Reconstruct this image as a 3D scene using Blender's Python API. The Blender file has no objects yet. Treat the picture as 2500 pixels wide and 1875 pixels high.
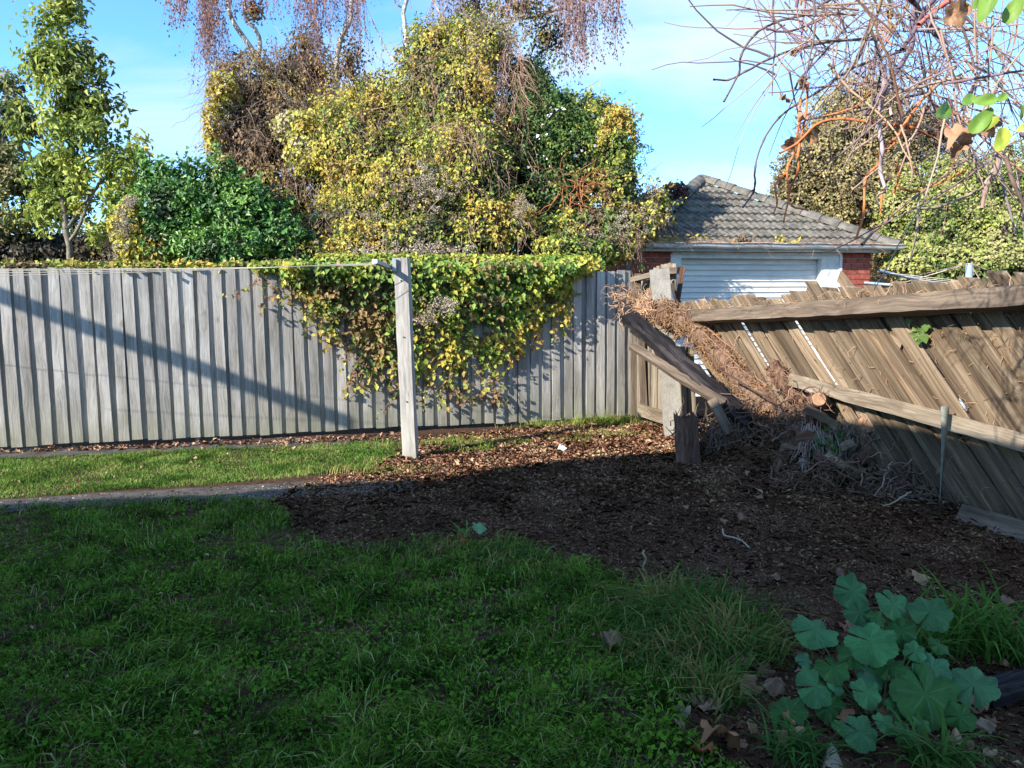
import bpy, math, random
import numpy as np
from mathutils import Vector, Matrix, Euler, noise
R = random.Random(11); rng = np.random.default_rng(11)
scn = bpy.context.scene
col = scn.collection
PI = math.pi

# ------------------------------------------------------------------ camera, sky, sun, exposure
CAM = Vector((0, 0, 1.4)); FOC = 1800.0
ROT = Euler((PI/2 - math.radians(5.6), 0, 0)).to_matrix() @ Matrix.Rotation(-0.011, 3, 'Z')
cd = bpy.data.cameras.new('camera'); cam = bpy.data.objects.new('camera', cd); col.objects.link(cam)
cam.matrix_world = Matrix.Translation(CAM) @ ROT.to_4x4()
cd.sensor_width = 36; cd.lens = 36*FOC/2500; cd.clip_start = 0.05; cd.clip_end = 2000
scn.camera = cam
SUN_EL = math.radians(26); SAZ = Vector((0.77, 0.64, 0)).normalized()      # way the light travels
SUN = Vector((SAZ.x*math.cos(SUN_EL), SAZ.y*math.cos(SUN_EL), -math.sin(SUN_EL)))
world = bpy.data.worlds.new('World'); scn.world = world; world.use_nodes = True
wn = world.node_tree.nodes; wl = world.node_tree.links; wn.clear()
def wnode(t, **k):
    n = wn.new(t)
    for a, b in k.items(): setattr(n, a, b)
    return n
sky = wnode('ShaderNodeTexSky', sky_type='NISHITA'); sky.sun_disc = False
sky.sun_elevation = SUN_EL; sky.sun_rotation = math.atan2(-SAZ.x, -SAZ.y) % (2*PI)
sky.air_density = 1.0; sky.dust_density = 0.2; sky.ozone_density = 1.6
bg = wnode('ShaderNodeBackground'); bg.inputs[1].default_value = 0.15
wo = wnode('ShaderNodeOutputWorld')
tc = wnode('ShaderNodeTexCoord'); sep = wnode('ShaderNodeSeparateXYZ'); wl.new(tc.outputs['Generated'], sep.inputs[0])
az = wnode('ShaderNodeMath', operation='ADD'); az.inputs[1].default_value = 0.22; wl.new(sep.outputs[2], az.inputs[0])
mx = wnode('ShaderNodeMath', operation='MAXIMUM'); mx.inputs[1].default_value = 0.05; wl.new(az.outputs[0], mx.inputs[0])
dx = wnode('ShaderNodeMath', operation='DIVIDE'); wl.new(sep.outputs[0], dx.inputs[0]); wl.new(mx.outputs[0], dx.inputs[1])
dy = wnode('ShaderNodeMath', operation='DIVIDE'); wl.new(sep.outputs[1], dy.inputs[0]); wl.new(mx.outputs[0], dy.inputs[1])
cb = wnode('ShaderNodeCombineXYZ'); wl.new(dx.outputs[0], cb.inputs[0]); wl.new(dy.outputs[0], cb.inputs[1])
mp = wnode('ShaderNodeMapping'); mp.inputs['Scale'].default_value = (0.8, 1.5, 1); mp.inputs['Rotation'].default_value = (0, 0, 0.35); mp.inputs['Location'].default_value = (3.4, 1.5, 0)
wl.new(cb.outputs[0], mp.inputs[0])
nz = wnode('ShaderNodeTexNoise'); nz.inputs['Scale'].default_value = 1.15; nz.inputs['Detail'].default_value = 9; nz.inputs['Roughness'].default_value = 0.55; nz.inputs['Distortion'].default_value = 0.5
wl.new(mp.outputs[0], nz.inputs['Vector'])
cr = wnode('ShaderNodeValToRGB'); cr.color_ramp.elements[0].position = 0.45; cr.color_ramp.elements[1].position = 0.72; cr.color_ramp.elements[1].color = (0.9, 0.9, 0.9, 1)
wl.new(nz.outputs[0], cr.inputs[0])
tint = wnode('ShaderNodeMix', data_type='RGBA', blend_type='MULTIPLY'); tint.inputs[0].default_value = 1; tint.inputs[7].default_value = (0.44, 0.74, 1.0, 1)
wl.new(sky.outputs[0], tint.inputs[6])
mixc = wnode('ShaderNodeMix', data_type='RGBA'); wl.new(cr.outputs[0], mixc.inputs[0]); wl.new(tint.outputs[2], mixc.inputs[6]); mixc.inputs[7].default_value = (2.4, 2.55, 2.65, 1)
wl.new(mixc.outputs[2], bg.inputs[0]); wl.new(bg.outputs[0], wo.inputs[0])
sd = bpy.data.lights.new('sun', 'SUN'); sd.energy = 4.0; sd.angle = math.radians(0.5); sd.color = (1, 0.93, 0.82)
so = bpy.data.objects.new('sun', sd); col.objects.link(so); so.rotation_euler = (-SUN).to_track_quat('Z', 'Y').to_euler()
scn.view_settings.view_transform = 'Standard'; scn.view_settings.look = 'None'
scn.view_settings.gamma = 1; scn.view_settings.use_curve_mapping = False
scn.view_settings.exposure = 1.52
scn.render.engine = 'CYCLES'

# ------------------------------------------------------------------ geometry of the photograph
def ray(px, py): return ROT @ Vector(((px-1250)/FOC, -(py-937.5)/FOC, -1))
def P(px, py, d): return CAM + ray(px, py)*d
def G(px, py, z=0.0):
    r = ray(px, py); return CAM + r*((z-CAM.z)/r.z)
def plane_hit(px, py, p0, n, off=0.0):
    r = ray(px, py); return CAM + r*((p0 + n*off - CAM).dot(n)/r.dot(n))
def pxw(n, d): return n/FOC*d
U1 = G(0, 1102); U2 = G(1545, 1022)
FD = (U2-U1).normalized(); FN = Vector((FD.y, -FD.x, 0))        # fence direction, normal towards the camera
def FP(px, py, off=0.0): return plane_hit(px, py, U1, FN, off)
C2 = U2 + FD*0.02; D2 = Vector((0.31, -0.95, 0)).normalized()
def inpoly(x, y, poly):
    x = np.asarray(x); y = np.asarray(y); c = np.zeros(x.shape, bool); n = len(poly)
    for i in range(n):
        x1, y1 = poly[i][0], poly[i][1]; x2, y2 = poly[i-1][0], poly[i-1][1]
        c ^= ((y1 > y) != (y2 > y)) & (x < (x2-x1)*(y-y1)/((y2-y1) or 1e-9) + x1)
    return c
def gpoly(pts): return [tuple(G(*p))[:2] for p in pts]
def nz3(p, f, o=0.0): return noise.noise(Vector((p[0]*f+o, p[1]*f-o, p[2]*f+2*o)))
def gz(x, y):
    z = 0.018*noise.noise(Vector((x*0.9, y*0.9, 3))) + 0.010*noise.noise(Vector((x*5, y*5, 1)))
    z += 0.34*math.exp(-(((x-2.5)/0.5)**2 + ((y-6.45)/0.5)**2))
    z += 0.22*math.exp(-(((x-2.1)/0.35)**2 + ((y-7.3)/0.45)**2))
    return z - 0.012

# ------------------------------------------------------------------ materials
MATS = {}
def mat(name, c1=(.5, .5, .5), c2=None, scale=8, rough=.85, bump=0.0, bscale=None, stretch=(1, 1, 1), attr=False, trans=0.0, spec=0.3, coords='Object', rnd=0.0, c3=None, metallic=0.0, detail=6):
    if name in MATS: return MATS[name]
    m = bpy.data.materials.new(name); m.use_nodes = True; nt = m.node_tree; n = nt.nodes; l = nt.links
    b = n['Principled BSDF']; out = n['Material Output']
    b.inputs['Roughness'].default_value = rough; b.inputs['Specular IOR Level'].default_value = spec; b.inputs['Metallic'].default_value = metallic
    t = n.new('ShaderNodeTexCoord'); oi = n.new('ShaderNodeObjectInfo')
    sc = n.new('ShaderNodeVectorMath'); sc.operation = 'SCALE'; sc.inputs['Scale'].default_value = 37.0
    cx = n.new('ShaderNodeCombineXYZ')
    for i in range(3): l.new(oi.outputs['Random'], cx.inputs[i])
    l.new(cx.outputs[0], sc.inputs[0])
    ad = n.new('ShaderNodeVectorMath'); ad.operation = 'ADD'; l.new(t.outputs[coords], ad.inputs[0]); l.new(sc.outputs[0], ad.inputs[1])
    mpn = n.new('ShaderNodeMapping'); mpn.inputs['Scale'].default_value = stretch; l.new(ad.outputs[0], mpn.inputs[0])
    no = n.new('ShaderNodeTexNoise'); no.inputs['Scale'].default_value = scale; no.inputs['Detail'].default_value = detail; no.inputs['Roughness'].default_value = .65
    l.new(mpn.outputs[0], no.inputs['Vector'])
    src = None
    if attr:
        a = n.new('ShaderNodeAttribute'); a.attribute_name = 'col'; src = a.outputs['Color']
    elif c2 is not None:
        r = n.new('ShaderNodeValToRGB'); e = r.color_ramp.elements; e[0].position = .33; e[1].position = .68
        e[0].color = (*c1, 1); e[1].color = (*c2, 1)
        if c3 is not None:
            k = e.new(.5); k.color = (*c3, 1)
        l.new(no.outputs[0], r.inputs[0]); src = r.outputs[0]
    if src is None: b.inputs['Base Color'].default_value = (*c1, 1)
    else:
        if rnd > 0:
            hs = n.new('ShaderNodeHueSaturation'); mr = n.new('ShaderNodeMapRange'); mr.inputs['To Min'].default_value = 1-rnd; mr.inputs['To Max'].default_value = 1+rnd
            l.new(oi.outputs['Random'], mr.inputs[0]); l.new(mr.outputs[0], hs.inputs['Value']); l.new(src, hs.inputs['Color']); src = hs.outputs[0]
        l.new(src, b.inputs['Base Color'])
    if bump:
        nb = n.new('ShaderNodeTexNoise'); nb.inputs['Scale'].default_value = bscale or scale*3; nb.inputs['Detail'].default_value = 5
        l.new(mpn.outputs[0], nb.inputs['Vector'])
        bp = n.new('ShaderNodeBump'); bp.inputs['Strength'].default_value = min(1, bump); bp.inputs['Distance'].default_value = 0.01
        l.new(nb.outputs[0], bp.inputs['Height']); l.new(bp.outputs[0], b.inputs['Normal'])
    if trans:
        tr = n.new('ShaderNodeBsdfTranslucent'); ms = n.new('ShaderNodeMixShader'); ms.inputs[0].default_value = trans
        if src is not None: l.new(src, tr.inputs[0])
        l.new(b.outputs[0], ms.inputs[1]); l.new(tr.outputs[0], ms.inputs[2]); l.new(ms.outputs[0], out.inputs[0])
    MATS[name] = m; return m

def wood_mat(name, dark, mid, light, knots=True, rnd=.16, green=None, kscale=1.0):
    m = bpy.data.materials.new(name); m.use_nodes = True; nt = m.node_tree; n = nt.nodes; l = nt.links
    b = n['Principled BSDF']; b.inputs['Roughness'].default_value = .8; b.inputs['Specular IOR Level'].default_value = .3
    t = n.new('ShaderNodeTexCoord'); oi = n.new('ShaderNodeObjectInfo')
    cx = n.new('ShaderNodeCombineXYZ'); ml = n.new('ShaderNodeMath'); ml.operation = 'MULTIPLY'; ml.inputs[1].default_value = 53
    l.new(oi.outputs['Random'], ml.inputs[0]); l.new(ml.outputs[0], cx.inputs[2]); l.new(ml.outputs[0], cx.inputs[0])
    ad = n.new('ShaderNodeVectorMath'); ad.operation = 'ADD'; l.new(t.outputs['Object'], ad.inputs[0]); l.new(cx.outputs[0], ad.inputs[1])
    # slow warp so the grain wanders
    wz = n.new('ShaderNodeTexNoise'); wz.inputs['Scale'].default_value = 2.5; l.new(ad.outputs[0], wz.inputs['Vector'])
    wa = n.new('ShaderNodeVectorMath'); wa.operation = 'SCALE'; wa.inputs['Scale'].default_value = .09; l.new(wz.outputs['Color'], wa.inputs[0])
    a2 = n.new('ShaderNodeVectorMath'); a2.operation = 'ADD'; l.new(ad.outputs[0], a2.inputs[0]); l.new(wa.outputs[0], a2.inputs[1])
    mg = n.new('ShaderNodeMapping'); mg.inputs['Scale'].default_value = (60, 60, 1.6); l.new(a2.outputs[0], mg.inputs[0])
    g = n.new('ShaderNodeTexNoise'); g.inputs['Scale'].default_value = 1; g.inputs['Detail'].default_value = 7; g.inputs['Roughness'].default_value = .6; l.new(mg.outputs[0], g.inputs['Vector'])
    mb = n.new('ShaderNodeMapping'); mb.inputs['Scale'].default_value = (9, 9, 1.4); l.new(ad.outputs[0], mb.inputs[0])
    g2 = n.new('ShaderNodeTexNoise'); g2.inputs['Scale'].default_value = 1; g2.inputs['Detail'].default_value = 4; l.new(mb.outputs[0], g2.inputs['Vector'])
    mm = n.new('ShaderNodeMix'); mm.inputs[0].default_value = .5; l.new(g.outputs[0], mm.inputs[2]); l.new(g2.outputs[0], mm.inputs[3])
    r = n.new('ShaderNodeValToRGB'); e = r.color_ramp.elements; e[0].position = .36; e[1].position = .64; e[0].color = (*dark, 1); e[1].color = (*light, 1)
    k = e.new(.5); k.color = (*mid, 1); l.new(mm.outputs[0], r.inputs[0])
    hs = n.new('ShaderNodeHueSaturation'); mr = n.new('ShaderNodeMapRange'); mr.inputs['To Min'].default_value = 1-rnd; mr.inputs['To Max'].default_value = 1+rnd
    l.new(oi.outputs['Random'], mr.inputs[0]); l.new(mr.outputs[0], hs.inputs['Value']); l.new(r.outputs[0], hs.inputs['Color']); src = hs.outputs[0]
    if knots:
        mk_ = n.new('ShaderNodeMapping'); mk_.inputs['Scale'].default_value = (9*kscale, .01, 3.4*kscale); l.new(ad.outputs[0], mk_.inputs[0])
        v = n.new('ShaderNodeTexVoronoi'); v.inputs['Scale'].default_value = 1; v.inputs['Randomness'].default_value = 1; l.new(mk_.outputs[0], v.inputs['Vector'])
        # only some cells carry a knot
        sp = n.new('ShaderNodeSeparateXYZ'); l.new(v.outputs['Color'], sp.inputs[0])
        gt = n.new('ShaderNodeMath'); gt.operation = 'GREATER_THAN'; gt.inputs[1].default_value = .74; l.new(sp.outputs[0], gt.inputs[0])
        rk = n.new('ShaderNodeValToRGB'); ek = rk.color_ramp.elements; ek[0].position = 0; ek[0].color = (.9, .9, .9, 1); ek[1].position = .17; ek[1].color = (0, 0, 0, 1)
        for p_, c_ in ((.05, .25), (.085, .9), (.10, .1), (.125, .45)):
            q = ek.new(p_); q.color = (c_, c_, c_, 1)
        l.new(v.outputs['Distance'], rk.inputs[0])
        mu = n.new('ShaderNodeMath'); mu.operation = 'MULTIPLY'; l.new(rk.outputs[0], mu.inputs[0]); l.new(gt.outputs[0], mu.inputs[1])
        mc = n.new('ShaderNodeMix'); mc.data_type = 'RGBA'; mc.inputs[7].default_value = (.17, .10, .05, 1); l.new(mu.outputs[0], mc.inputs[0]); l.new(src, mc.inputs[6]); src = mc.outputs[2]
    if green:
        # algae and soil splash towards the foot
        sz = n.new('ShaderNodeSeparateXYZ'); l.new(t.outputs['Object'], sz.inputs[0])
        ng = n.new('ShaderNodeTexNoise'); ng.inputs['Scale'].default_value = 3; l.new(ad.outputs[0], ng.inputs['Vector'])
        aa = n.new('ShaderNodeMath'); aa.operation = 'MULTIPLY_ADD'; aa.inputs[1].default_value = .9; l.new(ng.outputs[0], aa.inputs[0]); l.new(sz.outputs[2], aa.inputs[2])
        m2 = n.new('ShaderNodeMapRange'); m2.inputs['From Min'].default_value = .95; m2.inputs['From Max'].default_value = .35; m2.inputs['To Max'].default_value = .6; l.new(aa.outputs[0], m2.inputs[0])
        mc = n.new('ShaderNodeMix'); mc.data_type = 'RGBA'; mc.inputs[7].default_value = (*green, 1); l.new(m2.outputs[0], mc.inputs[0]); l.new(src, mc.inputs[6]); src = mc.outputs[2]
    l.new(src, b.inputs['Base Color'])
    bp = n.new('ShaderNodeBump'); bp.inputs['Strength'].default_value = .5; bp.inputs['Distance'].default_value = .006; l.new(g.outputs[0], bp.inputs['Height']); l.new(bp.outputs[0], b.inputs['Normal'])
    MATS[name] = m; return m

M_GREY = wood_mat('grey_timber', (.17, .158, .14), (.29, .275, .255), (.41, .395, .37), rnd=.24, green=(.17, .17, .10))
M_BROWN = wood_mat('brown_timber', (.06, .040, .026), (.16, .112, .070), (.30, .235, .165), rnd=.45, knots=False)
M_RAIL = wood_mat('rail_timber', (.045, .033, .024), (.105, .076, .054), (.19, .145, .105), knots=False, rnd=.06)
M_RAIL2 = wood_mat('pale_rail_timber', (.09, .065, .042), (.175, .14, .10), (.27, .235, .185), knots=False, rnd=.05)
M_DARKW = wood_mat('dark_rotten_timber', (.008, .007, .008), (.02, .018, .02), (.07, .06, .058), knots=False, rnd=.05)
for q_ in ('dark_rotten_timber',): MATS[q_].node_tree.nodes['Principled BSDF'].inputs['Roughness'].default_value = 1; MATS[q_].node_tree.nodes['Principled BSDF'].inputs['Specular IOR Level'].default_value = .03
M_ROT = wood_mat('rotten_timber', (.035, .018, .012), (.10, .055, .038), (.22, .13, .085), knots=False, rnd=.05)
M_LEAF = mat('leaf', attr=True, trans=.28, rough=.55, spec=.35)
M_GLOSS = mat('glossy_leaf', attr=True, trans=.18, rough=.42, spec=.4)
M_TWIG = mat('twig', attr=True, rough=.85)
M_GRASS = mat('grass_blade', attr=True, trans=.3, rough=.8, spec=.08)
M_LITTER = mat('litter', attr=True, rough=.95, spec=.05)
M_SOIL = mat('soil', (.028, .016, .010), (.10, .06, .038), scale=22, rough=.95, bump=.9, bscale=60, c3=(.075, .042, .026), spec=.05, coords='Object')
M_CONC = mat('old_concrete', (.035, .03, .026), (.115, .10, .085), scale=9, bump=.6, bscale=70, c3=(.07, .062, .053))
M_CPOST = mat('concrete_post', (.20, .185, .16), (.31, .295, .265), scale=9, bump=.6, bscale=60, c3=(.26, .24, .21))
M_TILE = mat('roof_tile', (.05, .046, .038), (.185, .17, .145), scale=7, bump=.8, bscale=50, c3=(.115, .105, .088), rnd=.18)
M_HIP = mat('hip_mortar', (.06, .054, .044), (.20, .182, .155), scale=5, bump=.7, bscale=40, c3=(.13, .118, .10))
M_BRICK = mat('red_brick', (.20, .045, .03), (.38, .115, .075), scale=14, bump=.4, bscale=60, c3=(.29, .072, .05), rnd=.22)
M_MORT = mat('mortar', (.28, .24, .21), (.38, .34, .30), scale=20, bump=.3)
M_WHITE = mat('white_paint', (.48, .49, .48), (.68, .69, .68), scale=5, rough=.6, bump=.1, c3=(.62, .63, .62))
M_DOOR = mat('roller_door_paint', (.54, .54, .52), (.66, .66, .64), scale=3, rough=.5, stretch=(1, 1, 3))
M_RUST = mat('rusty_gutter_lip', (.20, .10, .06), (.62, .56, .50), scale=9, stretch=(1, 1, 1), c3=(.40, .27, .20))
M_DARK = mat('dark_interior', (.02, .018, .015))
M_WIRE = mat('line_cord', (.46, .42, .34))
M_METAL = mat('galvanised', (.30, .31, .32), (.40, .41, .42), scale=20, rough=.5, metallic=.6)
M_BLUE = mat('blue_grey_pole', (.20, .27, .34), (.30, .38, .45), scale=10, rough=.4)
M_STRAP = mat('woven_strap', (.13, .14, .12), (.22, .23, .20), scale=30, bump=.5, bscale=300)
M_CUT = mat('cut_wood', (.16, .08, .045), (.34, .22, .14), scale=14, c3=(.25, .14, .08))
M_BARK = mat('shaggy_bark', (.05, .028, .018), (.23, .145, .095), scale=5, stretch=(8, 8, 1), bump=1, bscale=12, c3=(.12, .068, .043))
M_GBARK = mat('birch_bark', (.16, .13, .11), (.58, .54, .49), scale=6, stretch=(1, 1, 3), bump=.4, c3=(.40, .36, .32))
M_STEM = mat('bark_stem', (.10, .085, .06), (.24, .21, .16), scale=9, bump=.5)
M_CORE = mat('inner_foliage_shade', (.015, .012, .008), (.06, .042, .028), scale=16, bump=1, bscale=30, c3=(.03, .022, .015))  # dark colour stands in for the shade deep inside the foliage
M_PAPER = mat('paper', (.78, .82, .86))
M_RED = mat('red_plastic', (.55, .02, .05), rough=.4)

# ------------------------------------------------------------------ object helpers
def meta(o, label=None, cat=None, group=None, kind=None):
    if label: o['label'] = label
    if cat: o['category'] = cat
    if group: o['group'] = group
    if kind: o['kind'] = kind
    return o
def empty(name, loc, label, cat, group=None):
    o = bpy.data.objects.new(name, None); col.objects.link(o); o.location = loc; o.empty_display_size = .1
    return meta(o, label, cat, group)
def link(name, me, m=None, parent=None, mw=None):
    if m is not None and not me.materials: me.materials.append(m)
    o = bpy.data.objects.new(name, me); col.objects.link(o)
    if mw is None: mw = Matrix.Identity(4)
    if parent is not None:
        o.parent = parent
        g = Matrix.Identity(4); q = parent; chain = []
        while q is not None: chain.append(q); q = q.parent
        for q in reversed(chain): g = g @ q.matrix_basis
        o.matrix_basis = g.inverted() @ mw
    else: o.matrix_basis = mw
    return o
def pymesh(name, V, F, smooth=False):
    me = bpy.data.meshes.new(name); me.from_pydata([tuple(v) for v in V], [], F); me.update()
    if smooth:
        for p in me.polygons: p.use_smooth = True
    return me
def fast(name, V, F, cols=None, smooth=False):
    V = np.asarray(V, np.float32); F = np.asarray(F, np.int32); m, k = F.shape
    me = bpy.data.meshes.new(name); me.vertices.add(len(V)); me.vertices.foreach_set('co', V.ravel())
    me.loops.add(m*k); me.loops.foreach_set('vertex_index', F.ravel())
    me.polygons.add(m); me.polygons.foreach_set('loop_start', np.arange(0, m*k, k, dtype=np.int32))
    if smooth: me.polygons.foreach_set('use_smooth', np.ones(m, bool))
    me.update(calc_edges=True)
    if cols is not None:
        a = me.attributes.new('col', 'FLOAT_COLOR', 'FACE'); c = np.ones((m, 4), np.float32); c[:, :3] = cols; a.data.foreach_set('color', c.ravel())
    return me
def frame(a, b, up):
    """matrix with local z from a to b, local -y as near 'up' as it goes"""
    z = (b-a).normalized(); x = z.cross(up)
    if x.length < 1e-4: x = z.cross(Vector((1, 0, 0)))
    x.normalize(); y = z.cross(x)
    return Matrix(((x.x, y.x, z.x, a.x), (x.y, y.y, z.y, a.y), (x.z, y.z, z.z, a.z), (0, 0, 0, 1)))
def plankmesh(name, w, t, L, seg=6, jit=.002, top=None, bottom=0.0, bev=.003, warp=0.0, rnd=None, shear=0.0):
    r = rnd or R; V = []; F = []
    wx = [r.uniform(-warp, warp) for _ in range(3)]
    nc = 4
    for i in range(seg+1):
        s = i/seg; z = L*s; cx = wx[0]*math.sin(PI*s); cy = wx[1]*math.sin(PI*s)
        for (sx, sy) in ((-1, -1), (1, -1), (1, 1), (-1, 1)):
            zz = z
            if i == seg and top: zz += r.uniform(-top, 0)
            if i == 0 and bottom: zz += r.uniform(0, bottom)
            zz += shear*sx*w/2
            V.append((cx+sx*w/2+r.uniform(-jit, jit), cy+sy*t/2+r.uniform(-jit, jit)*.4, zz))
    for i in range(seg):
        for j in range(nc):
            a = i*nc+j; b = i*nc+(j+1) % nc; F.append((a, b, b+nc, a+nc))
    F.append((3, 2, 1, 0)); F.append(tuple(seg*nc+j for j in range(nc)))
    return pymesh(name, V, F)
def box(name, size, m, parent, mw, bev=0.0):
    w, t, h = size; me = plankmesh(name, w, t, h, seg=1, jit=0)
    return link(name, me, m, parent, mw)
def beam(name, a, b, w, t, m, up, parent=None, seg=10, jit=.003, top=None, bottom=0.0, warp=0.0):
    me = plankmesh(name, w, t, (b-a).length, seg, jit, top, bottom, warp=warp)
    return link(name, me, m, parent, frame(a, b, up))
def tubes(name, paths, ns=5, cols=None, m=None, parent=None, cap=False, smooth=True):
    VV = []; FF = []; CC = []; base = 0
    for k, (pts, rad) in enumerate(paths):
        p = np.array([tuple(q) for q in pts], float); n = len(p)
        rad = np.array(rad if hasattr(rad, '__len__') else [rad]*n, float)
        t = np.gradient(p, axis=0); t /= np.linalg.norm(t, axis=1, keepdims=True)+1e-9
        mt = t.mean(0); ref = np.array([0, 0, 1.]) if abs(mt[2]) < .7*np.linalg.norm(mt)+1e-9 else np.array([1., .2, 0])
        x = np.cross(t, ref); x /= np.linalg.norm(x, axis=1, keepdims=True)+1e-9; y = np.cross(t, x)
        an = np.arange(ns)*2*PI/ns
        ring = p[:, None, :] + rad[:, None, None]*(np.cos(an)[None, :, None]*x[:, None, :] + np.sin(an)[None, :, None]*y[:, None, :])
        VV.append(ring.reshape(-1, 3))
        i = np.arange(n-1)[:, None]; j = np.arange(ns)[None, :]; j2 = (j+1) % ns
        f = np.stack([base+i*ns+j, base+i*ns+j2, base+(i+1)*ns+j2, base+(i+1)*ns+j], -1).reshape(-1, 4)
        FF.append(f)
        if cols is not None: CC.append(np.repeat(np.array(cols[k])[None, :], len(f), 0))
        base += n*ns
    me = fast(name, np.concatenate(VV), np.concatenate(FF), np.concatenate(CC) if cols is not None else None, smooth)
    if cap:
        pass
    return link(name, me, m, parent)
def smoothpath(pts, n=12, jit=0.0):
    """Catmull-Rom through pts"""
    pts = [Vector(p) for p in pts]; q = [pts[0]*2-pts[1]] + pts + [pts[-1]*2-pts[-2]]; out = []
    per = max(1, n//(len(pts)-1))
    for i in range(1, len(q)-2):
        for k in range(per):
            t = k/per; a, b, c, d = q[i-1], q[i], q[i+1], q[i+2]
            out.append(.5*((2*b)+(c-a)*t+(2*a-5*b+4*c-d)*t*t+(3*b-a-3*c+d)*t**3) + Vector((R.uniform(-jit, jit), R.uniform(-jit, jit), R.uniform(-jit, jit))))
    out.append(pts[-1]); return out
def palette(pos, pal, freq, o=0.0, rand=.25, var=.18):
    pal = np.array(pal, float); n = len(pos)
    v = np.array([nz3(p, freq, o)+.5*nz3(p, freq*3.1, o+5) for p in pos])*1.1+.5 + rng.normal(0, rand, n)*.5
    v = np.clip(v, 0, .999)*(len(pal)-1); i = v.astype(int); f = (v-i)[:, None]
    c = pal[i]*(1-f)+pal[np.minimum(i+1, len(pal)-1)]*f
    return c*rng.uniform(1-var, 1+var, (n, 1))
def leaves(name, pos, nrm, size, cols, m, parent=None, spread=.6, aspect=.32, hang=.5, fold=.22, kind=None, sv=.5):
    pos = np.asarray(pos, float); N = len(pos); nrm = np.asarray(nrm, float)
    n = nrm + rng.normal(0, spread, (N, 3)); n /= np.linalg.norm(n, axis=1, keepdims=True)+1e-9
    a = rng.normal(0, .7, (N, 3)); a[:, 2] -= hang*1.4; a -= (a*n).sum(1, keepdims=True)*n; a /= np.linalg.norm(a, axis=1, keepdims=True)+1e-9
    b = np.cross(n, a); L = (size*rng.uniform(1-sv, 1+sv, (N, 1))); w = L*aspect
    up = n*L*fold
    v0 = pos; v1 = pos+a*L*.42+b*w+up; v2 = pos+a*L-n*L*.12; v3 = pos+a*L*.42-b*w+up
    V = np.stack([v0, v1, v2, v3], 1).reshape(-1, 3); k = np.arange(N)[:, None]*4
    F = np.concatenate([k+np.array([[0, 1, 2]]), k+np.array([[0, 2, 3]])], 1).reshape(-1, 3)
    me = fast(name, V, F, np.repeat(cols, 2, 0))
    o = link(name, me, m, parent)
    if kind: o['kind'] = kind
    return o
def blob(px, py, rx, ry, d, ry3=None):
    c = P(px, py, d); return (np.array(c), np.array((pxw(rx, d), ry3 or .6*pxw(rx+ry, d)*.8, pxw(ry, d))))
def sample(blobs, N, shell=.3, cut=.0, cfreq=1.5, lump=.3, o=0.0, back=.35):
    wts = np.array([(b[1][0]*b[1][2]) for b in blobs]); wts = wts/wts.sum(); P_ = []; N_ = []
    cnt = rng.multinomial(N, wts)
    for (c, r), k in zip(blobs, cnt):
        d = rng.normal(0, 1, (int(k*1.6)+4, 3)); d /= np.linalg.norm(d, axis=1, keepdims=True)
        keep = (d[:, 1] < .35) | (rng.random(len(d)) < back); d = d[keep][:k]
        rr = 1-np.abs(rng.normal(0, shell, (len(d), 1))); rr = np.clip(rr, .15, 1)
        lm = np.array([1+lump*(nz3(q*1.0+c, 1.7, o)+.6*nz3(q*r+c, 3.5, o)) for q in d])[:, None]
        P_.append(c+d*r*rr*lm); N_.append(d/r)
    P_ = np.concatenate(P_); N_ = np.concatenate(N_); N_ /= np.linalg.norm(N_, axis=1, keepdims=True)
    if cut > 0:
        v = np.array([nz3(p, cfreq, o+9) for p in P_]); k = v > (-.5+cut); P_ = P_[k]; N_ = N_[k]
    return P_, N_
def nbias(N_): return N_*.8 + np.array((-.35, -.35, .45))
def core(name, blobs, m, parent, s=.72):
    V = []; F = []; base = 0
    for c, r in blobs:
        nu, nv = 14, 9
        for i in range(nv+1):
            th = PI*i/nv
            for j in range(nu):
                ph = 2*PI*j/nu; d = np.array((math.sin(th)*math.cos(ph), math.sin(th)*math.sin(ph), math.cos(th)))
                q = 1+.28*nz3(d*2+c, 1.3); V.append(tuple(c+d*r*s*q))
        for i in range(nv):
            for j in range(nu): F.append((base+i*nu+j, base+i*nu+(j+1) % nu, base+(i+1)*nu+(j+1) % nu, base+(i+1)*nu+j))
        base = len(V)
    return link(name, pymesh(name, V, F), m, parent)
def strands(starts, dirs, lens, rad, n=7, sag=0.0, wob=.15, curl=0.0):
    out = []
    for s, d, L in zip(starts, dirs, lens):
        p = Vector(s); d = Vector(d).normalized(); pts = [p.copy()]; h = L/n
        for k in range(n):
            d = (d+Vector((R.gauss(0, wob), R.gauss(0, wob), R.gauss(0, wob)-sag))).normalized(); p = p+d*h; pts.append(p.copy())
        r0 = rad*R.uniform(.6, 1.4); out.append((pts, [r0*(1-.6*k/n) for k in range(n+1)]))
    return out
def vary(c, v=.2):
    f = R.uniform(1-v, 1+v); return tuple(max(0.0, q*f*R.uniform(.94, 1.06)) for q in c)

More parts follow.
